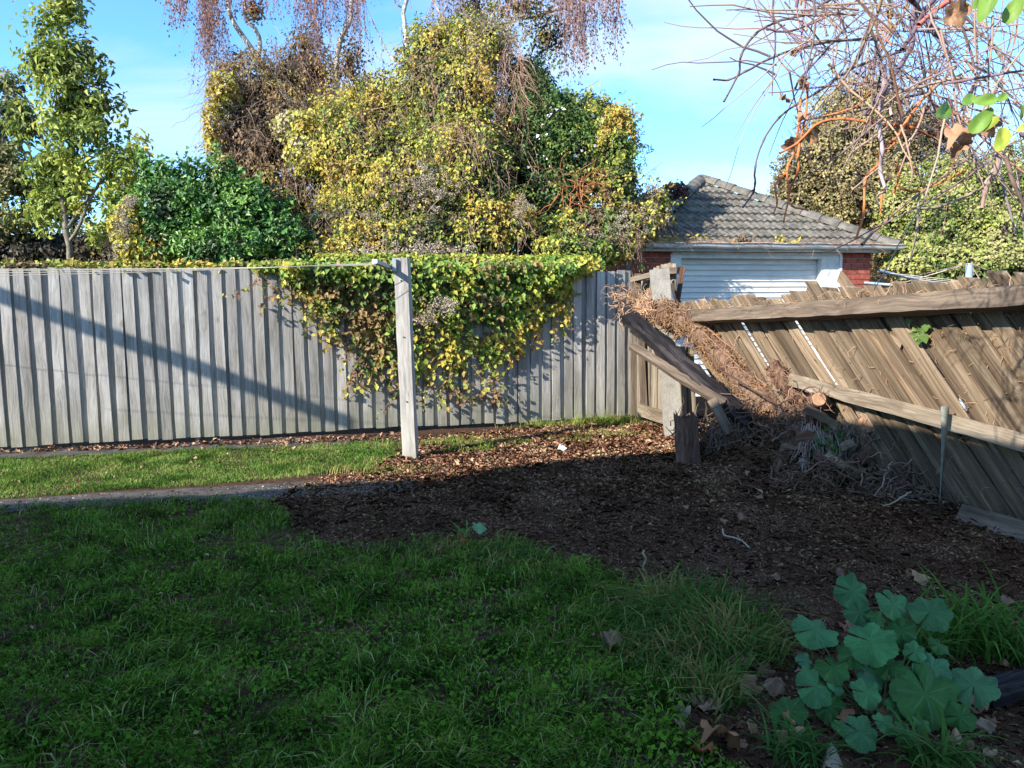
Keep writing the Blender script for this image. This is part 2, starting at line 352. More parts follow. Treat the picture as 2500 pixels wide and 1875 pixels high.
# ------------------------------------------------------------------ GROUND
def axis(a, b, n, far): return np.concatenate([np.array([-far, -far/4, -40, -15]), np.linspace(a, b, n), np.array([15, 40, far/4, far])])
gx = axis(-8, 7, 240, 900); gy = np.concatenate([np.array([-900, -200, -40, -10, -3]), np.linspace(0, 11, 190), np.array([14, 20, 40, 200, 900])])
gV = []
for y in gy:
    for x in gx:
        f = max(0, 1-max(0, abs(x)-8)/3)*max(0, 1-max(0, abs(y-5)-6.5)/3)
        gV.append((x, y, gz(x, y)*f))
nx = len(gx); i = np.arange(len(gy)-1)[:, None]; j = np.arange(nx-1)[None, :]
gF = np.stack([i*nx+j, i*nx+j+1, (i+1)*nx+j+1, (i+1)*nx+j], -1).reshape(-1, 4)
meta(link('ground', fast('ground', gV, gF, smooth=True), M_SOIL), kind='structure')
def sheet(name, poly, m, z, n=26):
    """strip between two pixel polylines, laid on the ground"""
    a, b = poly; V = []; F = []
    A = smoothpath([G(*p) for p in a], n); B = smoothpath([G(*p) for p in b], n); k = min(len(A), len(B)); rows = 5
    for i in range(k):
        for r_ in range(rows):
            q = A[i].lerp(B[i], r_/(rows-1)); V.append((q.x, q.y, gz(q.x, q.y)+z))
    for i in range(k-1):
        for r_ in range(rows-1): F.append((i*rows+r_, i*rows+r_+1, (i+1)*rows+r_+1, (i+1)*rows+r_))
    return meta(link(name, pymesh(name, V, F, True), m), kind='structure')
sheet('path', ([(-500, 1120), (0, 1097), (500, 1078), (1010, 1058)], [(-500, 1145), (0, 1120), (500, 1097), (1010, 1082)]), M_CONC, .006)
sheet('path', ([(-500, 1240), (0, 1214), (450, 1192), (1010, 1160)], [(-500, 1275), (0, 1245), (450, 1228), (1010, 1196)]), M_CONC, .006)

lawnF = gpoly([(-700, 1250), (0, 1236), (400, 1222), (640, 1212), (690, 1240), (725, 1290), (780, 1325), (850, 1335), (950, 1318), (1100, 1330), (1250, 1318), (1340, 1350), (1430, 1365), (1530, 1410), (1680, 1440), (1760, 1490), (1800, 1560), (1740, 1620), (1680, 1680), (1660, 1760), (1720, 1830), (1830, 1900), (2000, 2100), (-900, 2300)])
lawnB = gpoly([(-500, 1140), (0, 1118), (500, 1094), (960, 1078), (985, 1115), (960, 1140), (760, 1160), (450, 1186), (0, 1212), (-500, 1240)])
litP = gpoly([(1000, 1070), (1560, 1018), (1640, 1005), (1800, 1010), (2100, 1040), (2400, 1190), (2620, 1290), (2900, 2100), (1900, 2050), (1720, 1840), (1640, 1760), (1670, 1680), (1740, 1620), (1790, 1560), (1740, 1490), (1500, 1410), (1330, 1350), (1250, 1318), (950, 1320), (830, 1338), (770, 1325), (700, 1285), (650, 1225), (700, 1200), (870, 1175), (940, 1135), (970, 1115)])
def scatter(poly, N, near=1.0):
    xs = [p[0] for p in poly]; ys = [p[1] for p in poly]; out = []
    a = (max(-8, min(xs)), min(6, max(xs)), max(1.6, min(ys)), max(ys)); got = 0
    while got < N:
        x = rng.uniform(a[0], a[1], N*2); y = rng.uniform(a[2], a[3], N*2)
        k = inpoly(x, y, poly) & (np.abs(x) < .82*y+.9) & (rng.random(len(x)) < (2.0/np.maximum(y, 2.0))**near)
        q = np.stack([x[k], y[k]], 1); out.append(q); got += len(q)
    return np.concatenate(out)[:N]
def blades(name, xy, h, w, cols, lean=.8, m=None, zf=gz):
    N = len(xy); z = np.array([zf(x, y) for x, y in xy]); p = np.stack([xy[:, 0], xy[:, 1], z-.004], 1)
    an = rng.uniform(0, 2*PI, N)
    # blades of one tuft lean alike
    fl = np.array([noise.noise(Vector((x*2.2, y*2.2, 7))) for x, y in xy])*7; an = np.where(rng.random(N) < .65, fl+rng.normal(0, .7, N), an)
    d = np.stack([np.cos(an), np.sin(an), 0*an], 1); b = rng.uniform(0, 2*PI, N); s = np.stack([np.cos(b), np.sin(b), 0*b], 1)
    h = (h*rng.uniform(.5, 1.35, N))[:, None]; ln = rng.uniform(.15, 1, N)[:, None]*lean; w = (w*rng.uniform(.6, 1.3, N))[:, None]
    up = np.array([[0, 0, 1.]])
    m1 = p+up*h*.55+d*h*ln*.3; tip = p+up*h*(1-.45*ln)+d*h*ln*1.05
    V = np.stack([p-s*w, p+s*w, m1+s*w*.85, m1-s*w*.85, tip], 1).reshape(-1, 3); k = np.arange(N)[:, None]*5
    F = np.concatenate([k+np.array([[0, 1, 2]]), k+np.array([[0, 2, 3]]), k+np.array([[3, 2, 4]])], 1).reshape(-1, 3)
    return link(name, fast(name, V, F, np.repeat(cols, 3, 0)), m or M_GRASS)
def xyz(xy): return np.concatenate([xy, np.zeros((len(xy), 1))], 1)
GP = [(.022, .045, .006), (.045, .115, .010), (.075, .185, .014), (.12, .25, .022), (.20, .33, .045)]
def tuftheight(xy, a, b):
    v = np.array([noise.noise(Vector((x*1.7, y*1.7, 2)))+.7*noise.noise(Vector((x*6, y*6, 4))) for x, y in xy]); return a+(b-a)*np.clip(v*.9+.45, 0, 1)
xy = scatter(lawnF, 160000, 1.5)
v = np.array([noise.noise(Vector((x*4.5, y*4.5, 12)))+.4*noise.noise(Vector((x*13, y*13, 1))) for x, y in xy]); xy = xy[(v > -.20) | (rng.random(len(xy)) < .16)]
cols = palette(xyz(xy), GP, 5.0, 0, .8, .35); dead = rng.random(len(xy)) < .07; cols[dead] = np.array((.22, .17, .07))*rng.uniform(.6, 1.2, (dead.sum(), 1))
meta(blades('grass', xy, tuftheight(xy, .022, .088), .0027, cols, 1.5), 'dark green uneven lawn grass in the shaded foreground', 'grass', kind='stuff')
xy = scatter(lawnF, 5000, 1.7)
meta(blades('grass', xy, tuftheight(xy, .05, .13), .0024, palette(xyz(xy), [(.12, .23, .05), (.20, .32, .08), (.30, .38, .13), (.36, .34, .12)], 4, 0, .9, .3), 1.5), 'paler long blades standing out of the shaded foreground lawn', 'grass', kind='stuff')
xy = scatter(lawnB, 52000, .3)
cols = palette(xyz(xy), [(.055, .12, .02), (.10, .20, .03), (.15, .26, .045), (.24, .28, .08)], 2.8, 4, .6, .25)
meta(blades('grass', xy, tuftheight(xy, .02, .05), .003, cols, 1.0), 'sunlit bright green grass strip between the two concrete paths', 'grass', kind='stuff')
# scattered grass on the leaf litter by the back fence
pts = []
for (px, py, s, k) in ((1100, 1085, 60, 1500), (1150, 1098, 40, 700), (1290, 1082, 60, 500), (1400, 1040, 70, 1300), (1460, 1030, 60, 1500), (1520, 1030, 60, 1500), (1340, 1075, 60, 600), (1500, 1062, 60, 500), (1020, 1105, 25, 400), (900, 1150, 60, 500)):
    c = G(px, py); r_ = pxw(s, 8); q = rng.normal(0, 1, (k, 2))*np.array((r_, r_*.45))+np.array((c.x, c.y)); pts.append(q)
xy = np.concatenate(pts); fl = np.array([(Vector((x, y, 0))-U1).dot(FN) > .06 for x, y in xy]); xy = xy[fl]
cols = palette(xyz(xy), [(.10, .15, .03), (.16, .26, .04), (.26, .30, .07), (.34, .28, .12)], 2.2, 4, .6, .25)
meta(blades('grass', xy, tuftheight(xy, .03, .12), .003, cols, .8), 'sparse yellowing grass growing through leaf litter by the fence', 'grass', kind='stuff')
# long yellow-green grass on the lawn edge
pts = []; hh = []
for (px, py, s, k, h) in ((1690, 1530, 95, 2600, .17), (1760, 1580, 70, 1500, .15), (1620, 1590, 80, 1300, .12), (1560, 1480, 70, 900, .1), (1230, 1360, 60, 700, .09), (1050, 1345, 60, 700, .08), (1740, 1700, 40, 500, .12)):
    c = G(px, py); d_ = c.y; r_ = pxw(s, d_); q = rng.normal(0, .8, (k, 2))*np.array((r_, r_*1.2))+np.array((c.x, c.y)); pts.append(q); hh.append(np.full(k, h))
xy = np.concatenate(pts)
k_ = rng.random(len(xy)) < .45; xy = xy[k_]; hh = [np.concatenate(hh)[k_]]
cols = palette(xyz(xy), [(.04, .11, .02), (.08, .17, .03), (.15, .21, .04), (.26, .21, .07)], 4, 3, .9, .3)
meta(blades('grass', xy, np.concatenate(hh)*1.2, .0038, cols, 1.7), 'long flopped yellow green grass at the lawn edge', 'grass', kind='stuff')
# small round clover leaves in the lawn
xy = scatter(lawnF, 22000, 1.6); z = np.array([gz(x, y) for x, y in xy])+rng.uniform(.015, .06, len(xy))
meta(leaves('clover', np.c_[xy, z], np.tile((0, 0, 1.), (len(xy), 1)), .016, palette(np.c_[xy, z], GP[1:4], 2, 8, .5), M_GRASS, spread=.4, aspect=.5, hang=0), 'tiny low clover leaves among the foreground lawn', 'clover', kind='stuff')

# leaf litter
def litter(N, poly, size, pal, near, zoff=.012, asp=.35, spread=.35, name='leaf_litter', label=None, o=0, m=None):
    xy = scatter(poly, N, near); z = np.array([gz(x, y) for x, y in xy])+np.abs(rng.normal(0, zoff, len(xy)))
    sc = np.clip(xy[:, 1]/5.5, .55, 1.35)[:, None]
    c = palette(np.c_[xy, z], pal, 2.2, o, .6, .4)
    return meta(leaves(name, np.c_[xy, z], np.tile((0, 0, 1.), (len(xy), 1)), size*sc, c, m or M_LITTER, spread=spread, aspect=asp, hang=0, sv=.6), label, 'leaf litter', kind='stuff')
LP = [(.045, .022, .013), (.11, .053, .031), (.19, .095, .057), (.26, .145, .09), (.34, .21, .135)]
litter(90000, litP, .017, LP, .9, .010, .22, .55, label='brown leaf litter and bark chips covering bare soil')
litter(24000, litP, .055, [(.06, .032, .018), (.15, .085, .048), (.25, .155, .09), (.40, .28, .16)], .9, .014, .03, .35, label='thin dry twigs and straw strewn over the soil', name='twig_litter', o=4)
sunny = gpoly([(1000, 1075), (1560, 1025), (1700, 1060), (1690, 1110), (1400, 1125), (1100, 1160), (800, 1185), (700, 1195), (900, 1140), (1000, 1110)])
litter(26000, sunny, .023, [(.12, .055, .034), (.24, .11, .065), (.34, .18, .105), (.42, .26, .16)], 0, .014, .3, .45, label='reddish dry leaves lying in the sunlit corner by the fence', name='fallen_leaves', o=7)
fst = gpoly([(-400, 1120), (0, 1099), (500, 1078), (1010, 1060), (1010, 1076), (500, 1088), (0, 1108), (-400, 1130)])
litter(1600, fst, .035, [(.12, .06, .04), (.24, .13, .08), (.34, .22, .14)], 0, .01, .3, .45, label='dry leaf crumbs along the fence foot on the concrete', name='fallen_leaves', o=2)
# gravelly crumbs on the paths
pth = gpoly([(-300, 1242), (0, 1216), (450, 1194), (1010, 1162), (1010, 1196), (450, 1226), (0, 1243), (-300, 1262)])
litter(260, lawnB, .024, [(.13, .08, .045), (.22, .14, .08), (.28, .20, .12)], 0, .03, .4, .5, label='dry leaf crumbs caught in the sunlit grass strip', name='leaf_crumbs', o=9)
litter(2600, lawnF, .028, [(.12, .065, .04), (.22, .13, .08), (.30, .20, .13)], 1.2, .03, .3, .6, label='dry leaf crumbs and straw caught in the shaded lawn', name='leaf_crumbs', o=3)
litter(5000, pth, .014, [(.10, .08, .06), (.22, .18, .14), (.38, .33, .28)], 0, .003, .4, .3, label='leaf crumbs and grit on the middle concrete path', name='grit', o=5)

# ------------------------------------------------------------------ BACK FENCE
bf = empty('back_fence', U1, 'long grey weathered paling fence across the back of the lawn', 'fence')
Hf = 1.86; pitch = .146; s = -1.3; k = 0
pals = [plankmesh('paling', .102, .024, Hf, 8, .0028, top=.008, warp=.010) for _ in range(7)]
backs = [plankmesh('backing_paling', .13, .016, Hf-.01, 4, .001, warp=.006) for _ in range(3)]
smax = (C2-U1).dot(FD)
while s < smax-.1:
    lean = R.gauss(0, .004); ww = R.uniform(-.008, .008)
    base = U1+FD*(s+ww); base.z = .045+.008*math.sin(s*2)+R.uniform(-.010, .010)-.01*max(0, (s-4)/3)
    tp = base+Vector((0, 0, 1))+FD*lean
    a = base+FN*.02
    link('paling', pals[k % 7], M_GREY, bf, frame(a, a+(tp-base), -FN)@Matrix.Rotation(R.gauss(0, .03), 4, 'Z'))
    b = base+FD*pitch*.5-FN*.004
    link('backing_paling', backs[k % 3], M_GREY, bf, frame(b, b+(tp-base), -FN))
    s += pitch*R.uniform(.97, 1.03); k += 1
for zz in (.35, 1.0, 1.6):
    beam('rail', U1-FD*1.3-FN*.05+Vector((0, 0, zz)), C2-FN*.05+Vector((0, 0, zz)), .075, .05, M_GREY, -FN, bf)
beam('end_post', C2+FD*.0-FN*.03+Vector((0, 0, -.1)), C2-FN*.03+Vector((0, 0, 1.80)), .11, .1, M_RAIL2, -FN, bf)

# ------------------------------------------------------------------ CLOTHESLINE
pb = G(1003, 1118)
def vert(px, py, base):      # point above 'base' whose picture height is py
    r = ray(px, py); t = base.y/r.y; return CAM+r*t
pt = vert(981, 630, pb)
cl = empty('clothesline', pb, 'grey timber clothesline post with cream cords, standing in front of the back fence', 'clothesline')
axd = (pt-pb).normalized(); fd = Vector((-.15, -1, 0)).normalized()
beam('post', pb-axd*.15, pt, .135, .10, M_GREY, -fd, cl, seg=14, jit=.0035, warp=.012)
bl = vert(958, 652, pb)+Vector((0, -.03, 0)); lf = -FD*.95+Vector((0, -.25, 0)); lf.normalize()
beam('bracket', bl+Vector((.03, -.04, -.045)), bl+Vector((.03, -.04, .075)), .035, .03, M_METAL, Vector((0, 1, 0)), cl, seg=1, jit=0)
arm0 = bl+Vector((.0, -.04, 0)); beam('crossarm', arm0+Vector((-.01, .05, -.01)), arm0+Vector((-.10, -.30, .03)), .05, .035, M_METAL, Vector((0, 0, 1)), cl, seg=2, jit=0)
for q in (pt-axd*.75+fd*.056, pt-axd*.22+fd*.056, pb+axd*.55+fd*.056):
    box('nail', (.012, .004, .012), M_DARK, cl, frame(q, q+Vector((0, 0, .1)), -fd))
for k, (y1, f_) in enumerate(((651, .1), (658, .35), (662, .65), (665, .95))):
    a = arm0+Vector((-.10*f_, .05-.33*f_, .02)); b = vert(-60, (648, 651, 657, 664)[k], Vector((0, 6.6-.25*k, 0)))
    b = a+(b-a)*1.6
    pts = [a.lerp(b, t/14)+Vector((0, 0, -.035*4*(t/14)*(1-t/14))) for t in range(15)]
    tubes('cord', [(pts, .0028)], 5, None, M_WIRE, cl)

# ------------------------------------------------------------------ GARAGE
gl = P(1535, 601, 11.1); gr = P(2192, 603, 12.05); ze = (gl.z+gr.z)/2; gl.z = gr.z = ze
GD = (gr-gl).normalized(); GN = Vector((GD.y, -GD.x, 0)); GW = (gr-gl).length
garage = empty('garage', (gl+gr)/2*1.0-Vector((0, 0, ze)), 'small brick garage with tiled hip roof and white roller door', 'garage')
apx = P(1712, 441, 13.9)
def face_pt(u, z): return gl+GD*u+Vector((0, 0, z-ze))
def gu(px, py, back=0.0):      # coordinate along the garage front under pixel px
    q = plane_hit(px, py, gl, GN, -back); return (q-gl).dot(GD), q.z
WB = .22                         # wall set back under the eaves
zt = gu(2100, 617, WB)[1]
uL0 = gu(1548, 700, WB)[0]; uL1 = gu(1636, 700, WB)[0]; uJ1 = gu(1662, 700, WB)[0]
uR0 = gu(2004, 700, WB)[0]; uR1 = gu(2046, 700, WB)[0]; uR2 = gu(2123, 700, WB)[0]
def gbox(name, u0, u1, z0, z1, d0, d1, m, par=garage):
    """box on the garage front: d = metres in front of the eaves plane (negative: behind)"""
    c = gl+GD*((u0+u1)/2)+GN*((d0+d1)/2); c.z = z0
    return box(name, (u1-u0, abs(d1-d0), z1-z0), m, par, frame(c, c+Vector((0, 0, 1)), -GN))
def bricks(u0, u1, z0, z1):
    w = gbox('wall', u0+.004, u1-.004, -.1, zt, -WB-.012, -WB-.24, M_MORT)
    bm_ = [plankmesh('brick', .226, .04, .074, 1, .0015) for _ in range(4)]; hb = plankmesh('brick', .108, .04, .074, 1, .0015)
    z = zt-.086; row = 0
    while z > z0:
        u = u0-(.118 if row % 2 else 0)
        while u < u1-.02:
            a = max(u, u0); b = min(u+.226, u1); wdt = b-a
            if wdt > .05:
                me = bm_[(row*3+int(u*7)) % 4]; c = gl+GD*((a+b)/2)-GN*(WB+.02-.006+R.uniform(-.002, .002)); c.z = z
                o = link('brick', me, M_BRICK, w, frame(c, c+Vector((0, 0, 1)), -GN) @ Matrix.Diagonal((wdt/.226, 1, 1, 1)))
            u += .236
        z -= .086; row += 1
bricks(uL0-.05, uL1, 1.75, zt); bricks(uR1, uR2, .5, zt)
# side return and roof box
ext = 4.6
def gpt(u, d, z): q = gl+GD*u+GN*d; q.z = z; return q
for (u0, u1, d0, d1) in ((uR2-.24, uR2-.004, -WB-.25, -ext),(uL0-.05, uL0+.15, -WB-.25, -ext)):
    gbox('side_wall', u0, u1, -.1, zt, d0, d1, M_BRICK)
gbox('back_wall', uL0, uR2-.25, -.1, zt, -ext-.01, -ext-.2, M_DARK)
gbox('door_jamb', uL1+.002, uJ1, -.1, zt, -WB+.01, -WB-.12, M_WHITE)
gbox('door_jamb', uR0, uR1-.002, -.1, zt, -WB+.012, -WB-.16, M_WHITE)
gbox('side_trim', uR1+.001, uR1+.045, -.1, zt-.004, -WB+.03, -WB-.01, M_WHITE)
zd = gu(1850, 631, WB)[1]
gbox('lintel', uJ1+.002, uR0-.002, zd, zt-.02, -WB+.005, -WB-.10, M_WHITE)
gbox('lintel_trim', uL1+.01, uR1-.004, zd+.06, zd+.09, -WB+.045, -WB+.012, M_WHITE)
gbox('soffit', .12, GW-.1, zt, zt+.012, -.02, -WB-.3, M_WHITE)
gbox('fascia', .05, GW-.12, zt-.01, zt+.115, -.02, -.045, M_WHITE)
# roller door of single slats
door = empty('roller_door', gpt((uJ1+uR0)/2, -WB-.17, 0), None, None); door.parent = None
for key in list(door.keys()): del door[key]
door.parent = garage; door.matrix_basis = garage.matrix_basis.inverted() @ door.matrix_basis
sp_ = .088; V = []; prof = [(-.0, 0), (.012, .018), (.030, .022), (.058, .022), (.076, .018), (.088, 0)]
wd = uR0-uJ1
for (h_, d_) in prof:
    V.append((-wd/2, -d_, h_)); V.append((wd/2, -d_, h_))
slat = pymesh('slat', V, [(2*i, 2*i+1, 2*i+3, 2*i+2) for i in range(len(prof)-1)])
z = zd-.088
while z > 0:
    q = gpt((uJ1+uR0)/2, -WB-.12, z); link('slat', slat, M_DOOR, door, frame(q, q+Vector((0, 0, 1)), -GN)); z -= .088
# the roof solid
hipL = gl.copy(); hipR = gr.copy(); bk = -4.8
bL = gpt(0, bk, ze); bR = gpt(GW, bk, ze); ridge2 = gpt(GW/2, bk, apx.z); ridge2 = apx+(-GN)*2.6
dn = Vector((0, 0, -.018))
link('roof', pymesh('roof', [gl+dn, gr+dn, bR+dn, bL+dn, apx+dn, ridge2+dn], [(0, 1, 4), (1, 2, 5, 4), (2, 3, 5), (3, 0, 4, 5), (3, 2, 1, 0)]), M_HIP, garage)
roof = [c for c in garage.children if c.name.startswith('roof')][0]
vdir = (apx-(gl+GD*((apx-gl).dot(GD)))); VL = vdir.length; vd = vdir.normalized(); ua = (apx-gl).dot(GD)
rn = GD.cross(vd).normalized()
if rn.z < 0: rn = -rn
rows = 9; rh = VL/rows; tw = .25; tV = []; tF = []; nu = 8
for i in range(nu+1):
    x = -tw/2+tw*i/nu; hgt = .016*math.sin(2*PI*i/4+.6)
    tV += [(x, -.02, .026+hgt-.022), (x, -.02, .040+hgt), (x, rh*1.04, .004+hgt)]
for i in range(nu):
    a = 3*i; tF += [(a, a+3, a+4, a+1), (a+1, a+4, a+5, a+2)]
tile = pymesh('tile', tV, tF)
for r_ in range(rows):
    v0 = r_*rh; f = v0/VL; f2 = min(1, (v0+rh*.6)/VL); uA = ua*f2; uB = GW-(GW-ua)*f2
    u = tw*.5+(r_ % 2)*tw*.0
    while u < GW:
        if uA-.02 < u < uB+.02:
            q = gl+GD*u+vd*v0+rn*R.uniform(0, .004)
            mw = Matrix(((GD.x, vd.x, rn.x, q.x), (GD.y, vd.y, rn.y, q.y), (GD.z, vd.z, rn.z, q.z), (0, 0, 0, 1)))
            link('tile', tile, M_TILE, roof, mw @ Matrix.Rotation(R.gauss(0, .006), 4, 'Z'))
        u += tw
def hipcaps(a, b, n, w=.2):
    d = (b-a)/n; V = []; F = []; L = d.length*1.08
    for i in range(2):
        for k in range(7):
            an = PI*k/6; ww = w/2*(1.0 if i == 0 else .9); V.append((math.cos(an)*ww, -math.sin(an)*ww*.62-(.012 if i == 0 else 0), i*L))
    for k in range(6): F.append((k, k+1, k+8, k+7))
    F.append(tuple(range(7))[::-1])
    me = pymesh('hip_tile', V, F)
    for i in range(n):
        q = a+d*i; link('hip_tile', me, M_HIP, roof, frame(q, q+d, rn))
hipcaps(hipL+rn*.03, apx+rn*.04, 8, .24); hipcaps(hipR+rn*.02+GN*.02, apx+rn*.04, 11, .26)
# gutter: a half-round channel with a rusty lip
gV = []; gF = []; n_ = 24
for i in range(n_+1):
    u = -.02+(GW+.06)*i/n_; sg = .006*math.sin(i*1.3)
    for k in range(6):
        an = PI*k/5; gV.append(tuple(gpt(u, .075-.06*math.cos(an)-.01, ze+.035-.075*math.sin(an)+sg)))
for i in range(n_):
    for k in range(5): gF.append((i*6+k, i*6+k+1, (i+1)*6+k+1, (i+1)*6+k))
gut = link('gutter', pymesh('gutter', gV, gF, True), M_WHITE, garage)
lip = [gpt(-.02+(GW+.06)*i/n_, .134, ze+.04+.006*math.sin(i*1.3)) for i in range(n_+1)]
tubes('gutter_lip', [(lip, .011)], 6, None, M_RUST, gut)
# small red and white tap fitting beside the pillar
q0 = plane_hit(2128, 822, gl, GN, -WB)
tp = empty('garden_tap', q0, 'tiny red topped tap fitting beside the brick pillar, seen through the fence gap', 'tap')
beam('handle', q0+Vector((-.07, 0, .10)), q0+Vector((.07, 0, .12)), .05, .05, M_RED, Vector((0, 1, 0)), tp, 2)
beam('body', q0+Vector((0, 0, -.02)), q0+Vector((0, 0, .10)), .05, .05, M_DARK, Vector((0, 1, 0)), tp, 2)
beam('spout', q0+Vector((-.02, 0, -.03)), q0+Vector((.08, -.03, -.10)), .06, .05, M_WHITE, Vector((0, 1, 0)), tp, 2)
beam('pipe', Vector((q0.x, q0.y, -.1)), q0+Vector((0, 0, -.03)), .03, .03, M_METAL, Vector((0, 1, 0)), tp, 2, 0)

# ------------------------------------------------------------------ CORNER OF THE SIDE FENCE, still upright
cf = empty('corner_fence', C2, 'upright weathered corner section of side fence with concrete post', 'fence')
NF = Vector((D2.y, -D2.x, 0)); NF = NF if NF.dot(CAM-C2) > 0 else -NF       # towards the lawn
nar = [plankmesh('paling', .095, .018, 1.72, 5, .002, top=.03, warp=.006) for _ in range(4)]
u = .10; k = 0
while u < 1.45:
    ln = 0 if u < .7 else .10*(u-.7)
    a = C2+D2*u+NF*(.018*(k % 2)-.02)+Vector((0, 0, .10)); d = Vector((0, 0, 1))-D2*(ln*.6+R.gauss(0, .015))+NF*(ln*.5+R.gauss(0, .01))
    if not (.55 < u < .62): 
        mw = frame(a, a+d, NF)
        if u > .95: mw = mw @ Matrix.Diagonal((1, 1, .52, 1))
        elif u > .7: mw = mw @ Matrix.Diagonal((1, 1, R.uniform(.97, 1.03), 1))
        link('paling', nar[k % 4], M_RAIL2, cf, mw)
    u += .088; k += 1
cpb = G(1648, 1066); cpt = vert(1609, 657, cpb)
beam('concrete_post', cpb-Vector((0, 0, .1)), cpt, .20, .11, M_CPOST, Vector((0.1, 1, 0)), cf, 8, .004, top=.03)
beam('rail', P(1546, 683, 9.1), P(1606, 668, 8.55), .085, .06, M_RAIL2, Vector((0, 0, 1)), cf, 5)
beam('rail', P(1616, 663, 8.5), P(1662, 660, 8.25), .10, .07, M_RAIL, Vector((0, 0, 1)), cf, 3, top=.02)
beam('paling', P(1655, 830, 8.4), P(1621, 668, 8.35), .05, .02, M_RAIL, Vector((.2, 1, 0)), cf, 6, .004, top=.03)
beam('paling', P(1650, 760, 8.35), P(1668, 648, 8.2), .055, .02, M_ROT, Vector((.2, 1, 0)), cf, 6, .004, top=.03)
beam('paling', P(1668, 790, 8.5), P(1640, 690, 8.35), .04, .02, M_RAIL, Vector((.2, 1, 0)), cf, 6, .004, top=.03)
for k, (x_, y_) in enumerate(((1600, 655), (1607, 650), (1618, 648), (1626, 644), (1634, 643), (1642, 645), (1648, 646))):
    beam('paling', P(x_-2, y_+55, 8.75-.05*k), P(x_, y_-3, 8.75-.05*k), .05, .018, M_RAIL2, Vector((.8, .6, 0)), cf, 3, .003, top=.02)
beam('plinth', P(1560, 1000, 9.15), P(1655, 1030, 8.3), .15, .03, M_RAIL2, Vector((1, .3, 0)), cf, 4)
beam('end_post', G(1576, 1032)-Vector((0, 0, .1)), vert(1556, 668, G(1576, 1032)), .07, .09, M_RAIL, Vector((0, 1, 0)), cf, 6)

# ------------------------------------------------------------------ BROKEN FENCE
T0 = P(1640, 737, 8.3); T1 = P(2580, 655, 4.15)
TD = (T1-T0).normalized(); LEAN = Vector((.36, .11, 0))
def bottom(t, s_): b = t+D2*s_+LEAN; return Vector((b.x, b.y, -.03))
B0 = bottom(T0, 1.05)
PN = TD.cross(B0-T0).normalized(); PN = PN if PN.dot(CAM-T0) > 0 else -PN
def BP(px, py, off=0.0): return plane_hit(px, py, T0, PN, off)
brk = empty('broken_fence', B0, 'collapsed brown paling fence leaning sideways on the right', 'fence')
Lt = (T1-T0).length; u = 0; k = 0; mw_ = frame(B0, T0, -PN); xa_ = Vector((mw_[0][0], mw_[1][0], mw_[2][0])); za_ = Vector((mw_[0][2], mw_[1][2], mw_[2][2])); shr = TD.dot(za_)/TD.dot(xa_)/(T0-B0).length; pm = [plankmesh('paling', .118, .018, 1.0, 10, .004, top=.02, warp=.012, shear=shr) for _ in range(8)]
gaps = [(.75, .03), (1.02, .03), (1.42, .025), (1.95, .07), (2.35, .10), (2.95, .05)]
while u < Lt+.3:
    t = T0+TD*u; t.z += R.uniform(-.025, .025); f = u/Lt
    s_ = 1.12-.10*f+R.gauss(0, .02)
    if 1.55 < u < 1.9: t.z += -.03
    if abs(u-2.35) < .05: t.z += .10
    b = bottom(t, s_)
    off = .026*(k % 2)+R.uniform(-.003, .003)
    a_ = b+PN*off; c_ = t+PN*off; L = (c_-a_).length
    o = link('paling', pm[k % 8], M_BROWN, brk, frame(a_, c_, -PN) @ Matrix.Rotation(R.gauss(0, .05), 4, 'Z') @ Matrix.Diagonal((R.uniform(.85, 1.08), 1, L, 1)))
    step = .094*R.uniform(.92, 1.08)
    for g0, gw in gaps:
        if g0-.05 < u < g0+.05: step += gw
    u += step; k += 1
def tilt(v, n, a): return v*math.cos(a)+n*math.sin(a)
beam('top_rail', BP(1615, 778, .13), BP(2600, 720, .16), .125, .10, M_RAIL, PN+Vector((0, 0, .55)), brk, 30, .0045, top=.03, bottom=.06, warp=.012)
beam('middle_rail', BP(1925, 926, .09), BP(2600, 1108, .10), .11, .07, M_RAIL2, PN+Vector((0, 0, .5)), brk, 20, .004, bottom=.05, warp=.01)
beam('nail', BP(2010, 738, .12), BP(2015, 762, .15), .02, .02, M_DARKW, PN, brk, 1)
# odd broken top sticking out
beam('paling', P(2105, 745, 6.0), P(2045, 668, 6.25), .10, .02, M_BROWN, PN, brk, 6, .004, top=.06)
beam('paling', P(2030, 760, 6.1), P(1968, 712, 6.3), .10, .02, M_BROWN, PN, brk, 6, .004, top=.05)
beam('paling', BP(2200, 850, .03), BP(2090, 770, .02), .10, .02, M_BROWN, PN, brk, 6, .004, top=.02)
kp = beam('kickboard', G(2335, 1262)+Vector((0, -.02, .02)), G(2500, 1322)+Vector((.06, 0, .02)), .16, .035, M_RAIL, Vector((-.7, -.6, .35)), None, 8, .006, top=.03, bottom=.03)
meta(kp, 'grey fallen kickboard on the soil at the foot of the broken fence', 'board')
